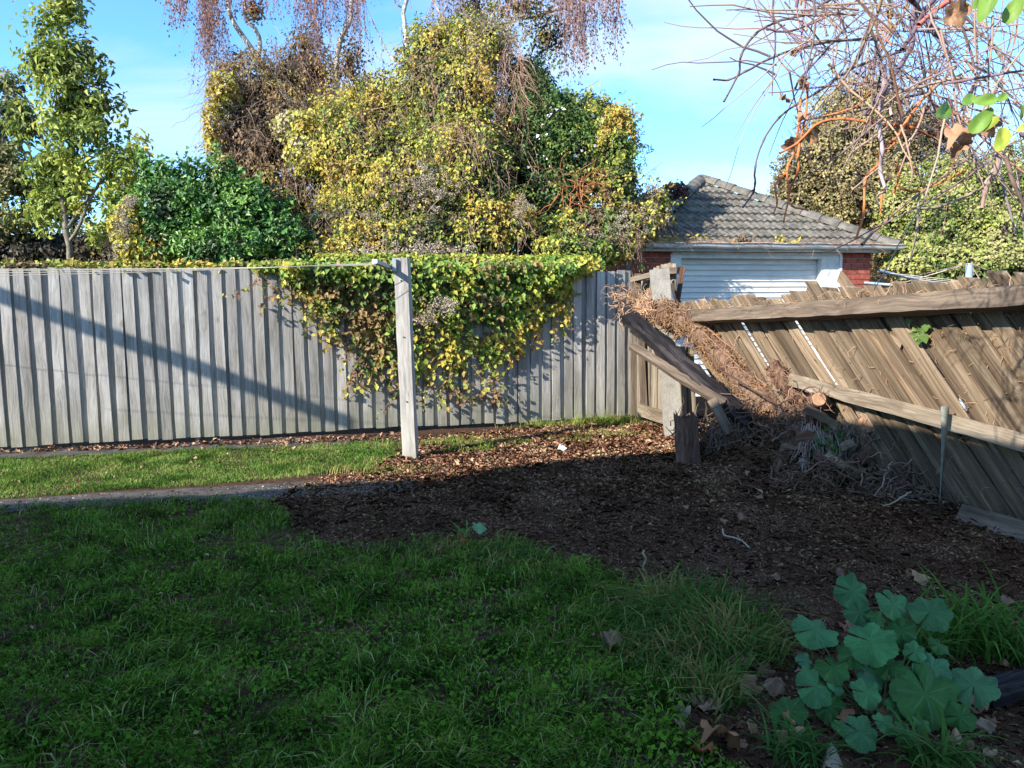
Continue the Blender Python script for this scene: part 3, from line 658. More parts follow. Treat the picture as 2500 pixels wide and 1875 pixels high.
# dried climber bits stuck on the palings
st = []; cc = []
for _ in range(520):
    px = R.uniform(1700, 2500); py = R.uniform(700, 1250)
    if py > 745+(px-1700)*.75+260: continue
    a = BP(px, py, .035); d = Vector((R.gauss(0, 1), R.gauss(0, 1), R.gauss(0, .8))); st += strands([a], [d], [R.uniform(.03, .13)], .0026, 5, .05, .5); cc.append(vary((.30, .19, .11), .35))
for _ in range(160):
    px = R.uniform(1650, 2500); py = 778-(px-1615)*.06; a = BP(px, py-20+R.uniform(-10, 10), .12); d = Vector((R.gauss(0, 1), R.gauss(0, 1), R.gauss(0, .5))); st += strands([a], [d], [R.uniform(.04, .16)], .003, 5, .05, .4); cc.append(vary((.36, .22, .13), .35))
meta(tubes('climber_remnant', st, 4, cc, M_TWIG), 'short dried climber stems stuck to the broken brown palings', 'dead climber', kind='stuff')
lv = [BP(2250+R.gauss(0, 14), 800+R.gauss(0, 18), .07) for _ in range(14)]
meta(leaves('ivy_sprig', [tuple(p) for p in lv], np.tile(tuple(PN), (14, 1)), .062, palette(np.array([tuple(p) for p in lv]), [(.20, .24, .10), (.28, .28, .16), (.12, .20, .05)], 2), M_LEAF, spread=.5, aspect=.42), 'pale green ivy sprig caught on the broken palings', 'sprig')

# ------------------------------------------------------------------ FALLEN TIMBERS, ROOTS, STUMPS
meta(beam('fallen_post', P(1532, 772, 8.0), P(1850, 1052, 6.8), .16, .11, M_DARKW, Vector((-.2, -.55, .8)), None, 26, .017, top=.12, bottom=.14), 'black rotten fallen post sloping down from the fence corner', 'post')
meta(beam('fallen_rail', P(1541, 842, 7.9), P(1775, 990, 6.95), .085, .06, M_RAIL, Vector((0, -1, .5)), None, 12, .006, top=.04, bottom=.03, warp=.02), 'light brown rail lying along the lower edge of the black post', 'rail')
meta(beam('timber_offcut', P(1738, 975, 6.85), P(1783, 1058, 6.75), .09, .06, M_RAIL, Vector((-.3, -1, .2)), None, 4, .004), 'short grey square timber offcut hanging below the black post', 'timber')
# rotten post stub: jagged top
def stub(name, base, top, w, m, label):
    ax = (top-base); V = []; F = []; ns = 22; nr = 9; gr_ = [R.uniform(.82, 1.12) for _ in range(ns)]; tj = [R.uniform(.62, 1.06) for _ in range(ns)]
    for i in range(nr):
        f = i/(nr-1)
        for j in range(ns):
            an = 2*PI*j/ns; r_ = w/2*(1.05-.12*f)*(1+.16*noise.noise(Vector((math.cos(an)*2, math.sin(an)*2, f*1.2)))+.05*R.uniform(-1, 1))*gr_[j]
            sq = 1/max(abs(math.cos(an)), abs(math.sin(an)))*.88
            z_ = f if i < nr-1 else tj[j]
            q = base+ax*z_+Vector((math.cos(an)*r_*sq, math.sin(an)*r_*sq, 0)); V.append(tuple(q))
    V.append(tuple(base+ax*.55))
    for i in range(nr-1):
        for j in range(ns): F.append((i*ns+j, i*ns+(j+1) % ns, (i+1)*ns+(j+1) % ns, (i+1)*ns+j))
    for j in range(ns): F.append(((nr-1)*ns+j, (nr-1)*ns+(j+1) % ns, len(V)-1))
    me = pymesh(name, [tuple(Vector(v)-base) for v in V], F); o = link(name, me, m, None, Matrix.Translation(base)); meta(o, label, 'stump'); return o
sb = G(1678, 1132); stub('rotten_post_stub', sb-Vector((0, 0, .03)), vert(1672, 1000, sb), .21, M_ROT, 'rotten broken post stub standing upright in the mulch')
sb = G(1965, 1170); stub('rotten_post_stub', sb-Vector((0, 0, .03)), vert(1960, 1110, sb), .06, M_GREY, 'small pale splintered stake in front of the root heap')
def root_log(name, px_pts, radii, label, m=M_BARK, fibres=0, fc=(.34, .19, .11), cutcol=True, frad=.004, seed=0):
    pts = [P(*p) for p in px_pts]; path = smoothpath(pts, 20, .008); n = len(path)
    rad = [radii[0]+(radii[1]-radii[0])*i/(n-1) for i in range(n)]
    base = min(pts, key=lambda p: p.z); t = empty(name, base, label, 'vine trunk')
    rr = [r_*(1+.18*math.sin(i*2.1+seed)) for i, r_ in enumerate(rad)]
    tubes('trunk', [(path, rr)], 12, None, m, t)
    if cutcol:
        d = (path[0]-path[1]).normalized(); V = [tuple(path[0]+d*.004)]; x = d.cross(Vector((0, 0, 1))).normalized(); y = d.cross(x)
        for k in range(14):
            an = 2*PI*k/14; V.append(tuple(path[0]+(x*math.cos(an)+y*math.sin(an))*rr[0]*1.02+d*.002))
        link('cut_end', pymesh('cut_end', V, [(0, 1+k, 1+(k+1) % 14) for k in range(14)]), M_CUT, t)
    if fibres:
        st = []; cc = []
        for _ in range(fibres):
            i = R.randrange(0, n-2); p = path[i]; d = (path[i+1]-path[i]).normalized()
            o = Vector((R.gauss(0, 1), R.gauss(0, 1), R.gauss(0, 1))); o = (o-d*o.dot(d)).normalized()
            st += strands([p+o*rad[i]*R.uniform(.85, 1.15)], [d*R.choice((1, 1, -1))+o*R.uniform(-.2, .5)+Vector((R.gauss(0, .6), R.gauss(0, .6), R.gauss(0, .6)))], [R.uniform(.06, .20)], frad, 6, .03, .45)
            cc.append(vary(fc, .4))
        o = tubes('root_fibres', st, 4, cc, M_TWIG, t); o['kind'] = 'stuff'
    return t
root_log('vine_trunk', [(1612, 762, 7.9), (1665, 785, 7.8), (1735, 838, 7.6), (1805, 920, 7.3), (1870, 990, 7.0), (1930, 1060, 6.8)], (.11, .14), 'thick fallen vine trunk wrapped in orange brown aerial roots', fibres=1500, fc=(.27, .155, .08))
root_log('vine_trunk', [(1888, 892, 6.6), (1915, 935, 6.6), (1960, 985, 6.6), (2020, 1030, 6.5)], (.06, .10), 'short reddish sawn vine stub in front of the broken fence', fibres=120, fc=(.22, .11, .07), seed=2)
root_log('vine_trunk', [(1998, 976, 6.0), (2018, 984, 6.3), (2110, 1010, 6.4), (2160, 1060, 6.2)], (.065, .09), 'reddish shaggy bark trunk with sawn orange face on the heap', fibres=140, fc=(.24, .15, .11), seed=5)
root_log('vine_trunk', [(2118, 1035, 5.9), (2138, 1052, 6.15), (2200, 1130, 5.9), (2262, 1240, 5.6)], (.062, .075), 'grey fibrous trunk running down to the soil right of heap', fibres=200, fc=(.20, .15, .12), seed=7)
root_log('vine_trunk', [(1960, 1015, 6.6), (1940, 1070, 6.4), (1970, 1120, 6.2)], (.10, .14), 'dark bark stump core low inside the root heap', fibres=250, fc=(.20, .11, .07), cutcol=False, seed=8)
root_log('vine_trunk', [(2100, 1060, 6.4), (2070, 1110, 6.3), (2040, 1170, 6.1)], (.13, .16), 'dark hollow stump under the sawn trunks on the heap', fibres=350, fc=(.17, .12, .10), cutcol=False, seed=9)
# pale sawn log end at the corner
lg = root_log('sawn_log', [(1572, 752, 8.0), (1592, 757, 8.1), (1618, 772, 8.2)], (.10, .11), 'pale sawn log end among tangled roots by the concrete post', fibres=420, fc=(.44, .28, .18), frad=.005, seed=3)
lg['category'] = 'log'
# root tangle heaps
def tangle(name, spots, label, rad=.004, sag=.03, m=M_TWIG, wob=.5):
    st = []; cc = []
    for (px, py, d, sx, sy, n, L, c) in spots:
        for _ in range(n):
            a = P(px+R.gauss(0, sx), py+R.gauss(0, sy), d+R.gauss(0, .10)); dr = Vector((R.gauss(0, 1), R.gauss(0, .7), R.gauss(0, .8)))
            if a.z < .01: a.z = .01
            s_ = strands([a], [dr], [L*R.uniform(.4, 1.4)], rad, 7, sag, wob); 
            for q in s_[0][0]: q.z = max(q.z, .015)
            st += s_; cc.append(vary(c, .45))
    return meta(tubes(name, st, 4, cc, m), label, 'roots', kind='stuff')
tangle('root_tangle', [(1528, 728, 8.3, 20, 18, 110, .2, (.34, .21, .13)), (1560, 745, 8.2, 22, 18, 70, .2, (.32, .19, .11)), (1640, 780, 8.0, 20, 10, 60, .18, (.30, .17, .10))], 'pale tangle of thin roots in the fence corner', .0045)
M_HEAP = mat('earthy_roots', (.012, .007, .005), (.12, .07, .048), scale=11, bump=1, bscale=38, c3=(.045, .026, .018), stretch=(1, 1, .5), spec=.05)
hb2 = [blob(2015, 1012, 48, 34, 6.45), blob(2090, 1045, 62, 45, 6.35), blob(2050, 1105, 95, 50, 6.3), blob(2175, 1115, 45, 55, 6.05), blob(1965, 1070, 40, 45, 6.5), blob(2235, 1205, 32, 52, 5.65), blob(1880, 1060, 55, 30, 6.9), blob(1775, 1062, 50, 20, 7.1), blob(2120, 1160, 70, 30, 6.0)]
hp = empty('root_heap', G(2080, 1150), 'dark earthy mound of torn roots and bark under the broken fence', 'root heap')
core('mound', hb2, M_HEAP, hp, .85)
p_, n_2 = sample(hb2, 2600, .04, back=.1); st = []; cc = []
for a, b in zip(p_, n_2):
    st += strands([a-b*.03], [Vector(b)*.35+Vector((R.gauss(0, .6), -.1, -.5+R.gauss(0, .5)))], [R.uniform(.06, .28)], R.choice((.003, .005, .009)), 6, .05, .3); cc.append(vary(R.choice(((.10, .055, .032), (.16, .085, .05), (.19, .12, .075), (.05, .028, .018))), .4))
tubes('torn_roots', st, 4, cc, M_TWIG, hp)['kind'] = 'stuff'
p_, n_2 = sample(hb2, 1500, .03, back=.1); leaves('caught_leaves', p_+n_2*.02, n_2, .05, palette(p_, [(.08, .045, .028), (.20, .11, .06), (.30, .17, .10)], 3, 1, .6), M_LITTER, hp, .7, .35, .3)['kind'] = 'stuff'
tangle('root_tangle', [(1990, 1030, 6.3, 60, 40, 170, .34, (.17, .10, .07)), (2120, 1110, 6.0, 50, 50, 150, .35, (.20, .14, .11)), (1900, 1060, 6.6, 55, 30, 140, .32, (.13, .075, .05)), (1760, 1060, 6.9, 55, 20, 130, .28, (.11, .065, .045)), (2220, 1200, 5.6, 45, 35, 220, .3, (.17, .11, .08)), (2050, 1180, 5.8, 90, 25, 260, .28, (.13, .08, .05)), (1830, 1000, 7.0, 25, 15, 50, .3, (.16, .11, .07)), (1790, 1045, 7.0, 40, 20, 90, .3, (.10, .07, .05))], 'heap of dug up brown roots below the broken fence', .0062, .06)
st = []; cc = []
for _ in range(170):
    px = R.uniform(1960, 2160); a = P(px, R.uniform(1020, 1080), 6.0); st += strands([a], [(R.gauss(0, .25), -.1, -1)], [R.uniform(.15, .42)], .005, 6, .15, .16); cc.append(vary((.27, .21, .18), .35))
for _ in range(90):
    a = P(R.uniform(1730, 1850), R.uniform(1030, 1075), 6.8); st += strands([a], [(R.gauss(0, .5), -.1, -1)], [R.uniform(.1, .3)], .0045, 6, .1, .2); cc.append(vary((.22, .17, .14), .35))
meta(tubes('hanging_roots', st, 4, cc, M_TWIG), 'grey roots hanging down from the front of the heap', 'roots', kind='stuff')
# bark slabs
for k, (a, b, w) in enumerate((((2010, 960, 6.15), (2075, 1000, 6.2), .10), ((2060, 975, 6.1), (2120, 1000, 6.2), .09), ((1985, 1010, 6.1), (2040, 1050, 6.1), .10), ((2120, 1000, 6.0), (2150, 1060, 6.0), .07), ((1975, 1000, 6.1), (1985, 1075, 6.1), .06), ((2165, 1060, 5.95), (2215, 1130, 5.8), .08), ((1930, 1035, 6.2), (1990, 1065, 6.1), .09), ((2080, 1050, 6.0), (2140, 1070, 6.0), .06))):
    o = beam('bark_piece', P(*a), P(*b), w, .012, (M_BARK, M_ROT)[k % 2], Vector((R.gauss(0, .3), -1, R.uniform(.2, 1))), None, 6, .012, .04, .04, .02)
    meta(o, 'torn shaggy bark strip lying on the root heap', 'bark', 'torn bark strips on the heap')
for k in range(26):
    px, py = R.gauss(2040, 75), R.gauss(1085, 42); a = P(px, py, R.uniform(5.85, 6.2)); L = R.uniform(.12, .38); an = R.gauss(-.6, .7)
    if a.z < .08: continue
    b = a+Vector((math.cos(an)*L, R.gauss(0, .08), math.sin(an)*L*.8)); b.z = max(b.z, .04)
    o = beam('bark_piece', a, b, R.uniform(.03, .08), .012, (M_BARK, M_ROT, M_BROWN)[k % 3], Vector((R.gauss(0, .3), -1, R.uniform(0, 1))), None, 6, .010, .05, .05, .03)
    meta(o, 'torn shaggy bark strip lying on the root heap', 'bark', 'torn bark strips on the heap')
def stick(a, b, r_, c, label, n=8, jit=.01, name='stick'):
    pts = smoothpath([P(*a), P(*[(x+y)/2 for x, y in zip(a, b)])+Vector((0, 0, R.uniform(-.02, .02))), P(*b)], n, jit)
    return meta(tubes(name, [(pts, [r_*(1-.4*i/(len(pts)-1)) for i in range(len(pts))])], 6, [c], M_TWIG), label, 'stick')
stick((1758, 902, 6.9), (1975, 1028, 6.4), .010, (.07, .04, .03), 'long dark bare stick slanting across the root covered trunk')
stick((1706, 796, 7.6), (1880, 968, 6.9), .010, (.20, .11, .08), 'upper of two thin reddish sticks across the first palings')
stick((1716, 792, 7.6), (1905, 948, 6.9), .009, (.22, .12, .09), 'lower of two thin reddish sticks across the first palings')
stick((1748, 778, 7.5), (1722, 812, 7.6), .010, (.24, .12, .09), 'short rusty stick poking from under the top rail')
stick((2180, 1125, 5.6), (2135, 1212, 5.3), .007, (.27, .20, .16), 'pale curved twig leaning against the right of the heap')
stick((2225, 1200, 5.2), (2155, 1235, 5.1), .007, (.33, .27, .21), 'straight pale twig low at the right foot of heap')
stick((1884, 1078, 6.3), (1955, 1030, 6.2), .008, (.22, .17, .14), 'grey twig rising from the left foot of heap')
stick((1808, 810, 7.2), (1785, 855, 7.2), .006, (.30, .18, .13), 'short red brown twig hanging below the rail')
# loose pale twig on the soil, white scrap, strap
pts = [G(*p)+Vector((0, 0, .03)) for p in ((1764, 1303), (1768, 1318), (1790, 1324), (1810, 1332), (1830, 1350))]
meta(tubes('pale_twig', [(smoothpath(pts, 16), .0045)], 6, [(.36, .30, .23)], M_TWIG), 'pale curled twig lying alone on the dark mulch', 'twig')
q = G(1372, 1104)+Vector((0, 0, .02)); V = [(-.05, 0, 0), (.0, .03, .05), (.05, .0, .02), (.01, -.04, .0), (-.02, .01, .06)]
meta(link('paper_scrap', pymesh('paper_scrap', V, [(0, 3, 4), (3, 2, 1, 4), (0, 4, 1)]), M_PAPER, None, Matrix.Translation(q)), 'crumpled white paper scrap on the sunlit leaf litter', 'litter')
sa = BP(2307, 992, .165); sbt = vert(2293, 1225, G(2290, 1262)); V = []; F = []; n_ = 14
for i in range(n_+1):
    f = i/n_; c = sa.lerp(sbt, f); w = pxw(21-11*f, c.y)/2; tw_ = f*1.0
    V.append((c.x-w*math.cos(tw_), c.y-w*math.sin(tw_)-.01*math.sin(f*3), c.z)); V.append((c.x+w*math.cos(tw_), c.y+w*math.sin(tw_)-.01*math.sin(f*3), c.z))
for i in range(n_): F.append((2*i, 2*i+1, 2*i+3, 2*i+2))
stp = empty('strap', sa, 'pale woven strap hanging from the middle rail of the broken fence', 'strap')
me = pymesh('band', V, F, True); so_ = link('band', me, M_STRAP, stp); md = so_.modifiers.new('thick', 'SOLIDIFY'); md.thickness = .003
ra = BP(2305, 990, .02); V = []; rp = []
for i in range(9):
    an = PI*i/8; rp.append(sa.lerp(BP(2310, 1000, .10), .5)+Vector((0, -.03*math.cos(an)-.02, .012+.03*math.sin(an))))
V = []
for p in rp: V += [tuple(p-Vector((.026, 0, 0))), tuple(p+Vector((.026, 0, 0)))]
tubes('tail', [(smoothpath([sbt, sbt+Vector((.0, -.02, -.08)), sbt+Vector((.005, -.03, -.16))], 6), .006)], 5, None, M_DARK, stp)

# ------------------------------------------------------------------ ROTARY CLOTHESLINE beyond the broken fence
rd = 9.6; rb = P(2366, 700, rd); hub = P(2367, 643, rd)
rc = empty('rotary_clothesline', Vector((hub.x, hub.y, 0)), 'blue grey rotary clothesline standing beyond the broken fence', 'clothesline')
tubes('pole', [([Vector((hub.x, hub.y, 0)), hub], .045)], 10, None, M_BLUE, rc)
hb = P(2368, 712, rd)
for (x_, y_, d_) in ((2145, 661, 8.6), (2110, 690, 10.2), (2560, 690, 10.5), (2420, 690, 7.9)):
    e_ = P(x_, y_, d_); tubes('arm', [([hb, e_], .018)], 8, None, M_BLUE, rc); tubes('stay', [([hub, e_.lerp(hb, .3)], .005)], 5, None, M_RUST, rc)
ends = [P(2145, 661, 8.6), P(2110, 690, 10.2), P(2560, 690, 10.5), P(2420, 690, 7.9)]
for f_ in (.45, .6, .75, .9):
    q = [hb.lerp(e_, f_) for e_ in ends]; tubes('line', [([q[0], q[1], q[2], q[3], q[0]], .004)], 4, None, M_WIRE, rc)

# ------------------------------------------------------------------ VEGETATION behind the fence
YL = (.50, .41, .07); YG = (.34, .36, .06); MG = (.13, .21, .04); DG = (.035, .075, .018); OC = (.34, .22, .05); BR = (.17, .105, .065); TAN = (.46, .38, .27); PUR = (.20, .12, .115)
def foliage(part, blobs, N, size, pal, parent, freq=1.2, o=0.0, shell=.28, cut=0, m=M_LEAF, aspect=.36, spread=.6, hang=.5, rand=.3, cfreq=1.5, lump=.3, var=.2):
    p, n = sample(blobs, N, shell, cut, cfreq, lump, o); return leaves(part, p, nbias(n), size, palette(p, pal, freq, o, rand, var), m, parent, spread, aspect, hang)
def twigmass(part, blobs, N, L, c, parent, rad=.004, sag=.12, wob=.25, shell=.12, down=1.0):
    p, n = sample(blobs, N, shell); st = []; cc = []
    for a, b in zip(p, n):
        a = a+b*.04; st += strands([a], [Vector(b)*.4+Vector((R.gauss(0, .5), R.gauss(0, .3), -down+R.gauss(0, .5)))], [L*R.uniform(.4, 1.4)], rad, 5, sag, wob); cc.append(vary(c, .35))
    return tubes(part, st, 3, cc, M_TWIG, parent)
def fluff(part, spots, parent):
    """seed heads: dense little balls of pale hairs"""
    P_ = []; N_ = []
    for (px, py, sx, sy, d, n) in spots:
        for _ in range(n):
            c = np.array(P(px+R.gauss(0, sx), py+R.gauss(0, sy), d+R.uniform(-.15, .1))); r_ = R.uniform(.03, .055)
            q = rng.normal(0, 1, (26, 3)); q /= np.linalg.norm(q, axis=1, keepdims=True); P_.append(c+q*r_*rng.uniform(.5, 1, (26, 1))); N_.append(q)
    P_ = np.concatenate(P_); N_ = np.concatenate(N_)
    return leaves(part, P_, N_, .022, palette(P_, [(.24, .18, .12), (.36, .29, .21), (.46, .39, .30)], 3, 0, .5), M_TWIG, parent, .5, .25, 0)
def sprigs(blobs, n, L, pal, parent, size=.05, up=.2, hang=.0, c=(.2, .13, .08), per=16, o=0.0, part='sprigs'):
    p, nn = sample(blobs, n, .06, 0, 1.5, .3, o); st = []; cc = []; Q = []
    for a, b in zip(p, nn):
        s_ = strands([a-b*.05], [Vector(b)+Vector((R.gauss(0, .4), R.gauss(0, .3), R.gauss(up, .4)))], [L*R.uniform(.4, 1.4)], .0032, 7, hang, .22); st += s_; cc.append(vary(c, .3)); pp = s_[0][0]
        for k in range(per):
            f = R.random()*(len(pp)-1.001); j = int(f); Q.append(tuple(pp[j].lerp(pp[j+1], f-j)+Vector((R.gauss(0, .02), R.gauss(0, .02), R.gauss(0, .02)))))
    tubes(part, st, 3, cc, M_TWIG, parent)['kind'] = 'stuff'
    Q = np.array(Q); leaves('sprig_leaves', Q, np.tile((-.35, -.6, .5), (len(Q), 1)), size, palette(Q, pal, 1.2, o, .5), M_LEAF, parent, .6, .34, .5)['kind'] = 'stuff'
# -- overgrown mass: four growths that one can tell apart
mA = [blob(610, 190, 75, 70, 12.3), blob(560, 260, 45, 110, 12), blob(640, 270, 90, 110, 12.5), blob(740, 190, 90, 90, 12.8), blob(700, 330, 110, 120, 12.2), blob(620, 400, 90, 120, 12), blob(700, 500, 100, 100, 11.8), blob(575, 400, 50, 110, 12), blob(830, 250, 80, 90, 12.8)]
vA = empty('overgrown_trunk', (P(700, 760, 12).x, P(700, 760, 12).y, 0), 'brown twiggy climber smothered growth left of the yellow mass', 'climber')
core('shade_core', mA[1:-1], M_CORE, vA, .62)
foliage('dead_leaves', mA, 15000, .055, [(.07, .045, .03), BR, (.26, .17, .09), (.20, .14, .07), OC, (.30, .26, .07)], vA, .9, 1, cut=.12)
twigmass('dead_twigs', mA, 2600, .55, (.27, .18, .13), vA)
foliage('yellow_leaves', [blob(545, 230, 35, 60, 11.6), blob(530, 330, 25, 90, 11.6), blob(560, 430, 35, 60, 11.6), blob(720, 310, 60, 40, 11.5), blob(760, 360, 60, 60, 11.3)], 3600, .07, [OC, YL, YG, TAN], vA, 2, 2)
sprigs(mA, 260, .35, [BR, (.26, .17, .09), OC, YG], vA, .045, .0, .12, (.24, .16, .11), 8)
fluff('seed_heads', [(535, 215, 12, 18, 11.5, 30), (540, 290, 15, 30, 11.5, 40), (620, 150, 20, 10, 12, 10)], vA)
mB = [blob(850, 400, 130, 150, 11.7), blob(980, 480, 170, 150, 11.3), blob(1120, 260, 120, 150, 11.6), blob(1060, 140, 75, 80, 11.8), blob(1160, 110, 85, 75, 11.8), blob(950, 320, 110, 110, 12), blob(1140, 430, 140, 140, 11.2), blob(860, 560, 130, 90, 11), blob(1000, 590, 200, 70, 10.6), blob(1180, 560, 120, 80, 10.8), blob(820, 330, 80, 80, 12), blob(1020, 250, 80, 90, 12), blob(790, 620, 90, 40, 10.5), blob(1250, 400, 80, 100, 11.7), blob(900, 250, 60, 60, 12.4)]
vB = empty('climbing_vine', (P(1000, 760, 11.3).x, P(1000, 760, 11.3).y, 0), 'huge yellow green vine mass rising behind the middle of the fence', 'vine')
core('shade_core', mB, M_CORE, vB, .66)
foliage('leaves', mB, 78000, .053, [BR, MG, DG, YG, YG, YL, YL, OC], vB, 1.0, 3, rand=.35, hang=.7, lump=.45)
twigmass('dead_twigs', mB, 2600, .5, (.33, .23, .16), vB)
twigmass('dead_twigs', [blob(1120, 370, 60, 60, 10.9), blob(900, 330, 60, 60, 11.6), blob(1250, 230, 30, 110, 11.3), blob(1130, 330, 70, 50, 11)], 1300, .5, (.36, .22, .16), vB)
sprigs(mB, 700, .38, [MG, YG, YL, YL, OC], vB, .052, .1, .10)
fluff('seed_heads', [(1200, 60, 35, 20, 11.4, 90), (1160, 130, 22, 40, 11.2, 150), (1060, 60, 20, 15, 11.5, 25), (1260, 90, 20, 35, 11.4, 60), (1030, 165, 25, 8, 11.6, 30), (1020, 450, 45, 30, 10.3, 90), (1060, 470, 30, 30, 10.3, 50), (950, 570, 60, 35, 10.1, 90), (1275, 510, 12, 25, 10.3, 45), (1060, 615, 50, 12, 9.7, 60), (1100, 215, 12, 25, 11, 40), (930, 620, 60, 10, 9.6, 50)], vB)
mC = [blob(1330, 330, 90, 100, 11.5), blob(1410, 400, 110, 120, 11.6), blob(1310, 230, 50, 80, 11.9), blob(1340, 480, 120, 110, 11.5), blob(1440, 330, 80, 80, 11.6), blob(1330, 590, 110, 60, 11.2), blob(1270, 300, 60, 90, 11.6), blob(1275, 190, 55, 55, 12), blob(1360, 270, 70, 50, 12), blob(1430, 280, 60, 50, 11.9)]
vC = empty('jasmine_vine', (P(1380, 760, 11).x, P(1380, 760, 11).y, 0), 'dark green leafy vine with tiny white flowers left of the garage', 'vine')
core('shade_core', mC, M_CORE, vC, .66)
foliage('leaves', mC, 24000, .055, [(.018, .035, .012), DG, (.05, .115, .022), (.09, .16, .03), MG], vC, 1.1, 4, aspect=.26)
sprigs(mC, 330, .38, [DG, (.06, .13, .025), MG, YG], vC, .05, .3, .06)
p, n = sample([blob(1400, 360, 110, 90, 11.0)], 60, .05); leaves('flowers', p+n*.05, n, .05, np.tile((.7, .7, .72), (len(p), 1)), M_LEAF, vC, .4, .5, 0)['kind'] = 'stuff'
st = []
for _ in range(40): st += strands([P(R.uniform(1360, 1450), R.uniform(430, 480), 10.4)], [(R.gauss(0, 1), R.gauss(0, .3), R.gauss(0, 1))], [.6], .006, 8, .05, .4)
tubes('red_stems', st, 4, [vary((.30, .12, .05)) for _ in st], M_TWIG, vC)
mD = [blob(1500, 360, 55, 90, 11.2), blob(1510, 450, 50, 70, 11), blob(1470, 290, 60, 40, 11.6), blob(1450, 560, 110, 55, 10.7), blob(1530, 550, 80, 50, 10.9), blob(1595, 505, 45, 35, 11.3), blob(1400, 610, 100, 40, 10.2), blob(1485, 615, 60, 35, 10.4), blob(1515, 600, 50, 30, 10.6)]
vD = empty('climbing_vine', (P(1500, 760, 10.6).x, P(1500, 760, 10.6).y, 0), 'yellow vine with tan seed heads creeping onto the garage roof', 'vine')
core('shade_core', mD, M_CORE, vD, .5)
foliage('leaves', mD, 16000, .06, [BR, DG, MG, YG, YL, OC], vD, 1.3, 6, rand=.4)
sprigs(mD, 240, .32, [MG, YG, YL, OC], vD, .05, .2, .08)
fluff('seed_heads', [(1540, 280, 10, 10, 11.4, 12), (1560, 370, 14, 40, 11.2, 40), (1590, 480, 18, 16, 11.1, 90), (1510, 545, 45, 20, 10.4, 110), (1450, 590, 30, 15, 10.2, 50), (1560, 520, 20, 12, 10.8, 40)], vD)
twigmass('dead_twigs', [blob(1590, 540, 35, 20, 10.9), blob(1520, 590, 40, 35, 10.4)], 300, .3, (.26, .16, .12), vD)
foliage('purple_leaves', [blob(1630, 465, 50, 18, 12.6), blob(1600, 485, 30, 18, 12)], 1300, .06, [(.06, .03, .04), (.14, .06, .05), (.30, .20, .06)], vD, 2, 2, cut=.1)
# vine spilling over the fence
vE = empty('draping_vine', FP(1100, 1040, 0), 'yellow and green vine draping over the middle of the back fence', 'vine')
bx = [700, 760, 800, 840, 880, 940, 1010, 1040, 1070, 1110, 1150, 1200, 1235, 1270, 1300, 1350, 1400]
by = [690, 715, 770, 860, 900, 935, 930, 900, 915, 930, 860, 890, 880, 850, 780, 770, 690]
P_ = []; N_ = []
while len(P_) < 9800:
    px = R.uniform(690, 1410); lim = np.interp(px, bx, by)+25*noise.noise(Vector((px*.03, 3, 1))); f = R.random()**1.5; py = 640+(lim-640)*f
    if noise.noise(Vector((px*.022, py*.018, 4)))*.7+.5 < .25+.5*f*R.random(): continue
    P_.append(tuple(FP(px, py, .07+abs(R.gauss(0, .17))*(1.15-f)+.03))); N_.append(tuple(FN))
P_ = np.array(P_); N_ = np.array(N_)
leaves('leaves', P_, nbias(N_), .062, palette(P_, [(.28, .18, .07), DG, MG, (.13, .25, .035), (.20, .31, .045), YG, (.24, .34, .05), YL], 1.6, 8, .5), M_LEAF, vE, .65, .36, .7)
tb = [(np.array(FP(px, 648, .02)), np.array((.22, .22, .13))) for px in range(800, 1420, 28)]+[(np.array(FP(px, 652, .0)), np.array((.16, .12, .07))) for px in range(640, 800, 40)]
foliage('top_leaves', tb, 11000, .058, [MG, (.16, .28, .04), (.20, .30, .04), YG, YG, YL], vE, 1.6, 8, rand=.4)
st = []; cc = []; LP_ = []
for _ in range(150):
    px = R.uniform(740, 1400); a = FP(px, R.uniform(680, np.interp(px, bx, by)), .10); s_ = strands([a], [(R.gauss(0, .3), R.gauss(0, .1), -1)], [R.uniform(.15, .55)], .003, 7, .05, .2)
    st += s_; cc.append(vary((.22, .14, .07), .3)); LP_ += [tuple(q) for q in s_[0][0][1:]]
for (px, py, L) in ((1095, 930, .3), (1215, 890, .5), (1200, 945, .2), (640, 665, .5), (1130, 880, .5), (1040, 900, .5), (870, 900, .35), (800, 760, .4), (690, 665, .35)):
    for _ in range(3):
        a = FP(px+R.uniform(-12, 12), py, .12); s_ = strands([a], [(R.gauss(0, .4), 0, -1)], [L], .0028, 7, .05, .2); st += s_; cc.append((.2, .14, .07)); LP_ += [tuple(q) for q in s_[0][0][1:]]
tubes('stems', st, 4, cc, M_TWIG, vE)
LP_ = np.repeat(np.array(LP_), 2, 0)+rng.normal(0, .015, (len(LP_)*2, 3))
leaves('trailing_leaves', LP_, np.tile(tuple(FN), (len(LP_), 1))+np.array((-.3, -.2, .3)), .055, palette(LP_, [BR, (.30, .17, .07), MG, YG, YL, OC], 2, 3, .6), M_LEAF, vE, .6, .36, .5)
fluff('seed_heads', [(1040, 780, 15, 10, 8.3, 20), (1080, 745, 18, 14, 8.3, 30), (1150, 645, 60, 8, 8.7, 30), (700, 640, 40, 4, 8.5, 14)], vE)
# thin fringe of leaves along the fence top, left
vF = empty('fence_top_vine', FP(300, 660, 0), 'thin fringe of yellow vine leaves along left fence top', 'vine')
P_ = np.array([tuple(FP(px, 652+R.gauss(0, 5)-10*max(0, noise.noise(Vector((px*.02, 0, 0)))), -.12+R.gauss(0, .07))) for px in np.random.default_rng(2).uniform(-60, 720, 2600)])
leaves('leaves', P_, np.tile((-.3, -.6, .8), (len(P_), 1)), .055, palette(P_, [BR, MG, YG, YL, OC], 2, 3, .5), M_LEAF, vF, .6, .36, .3)
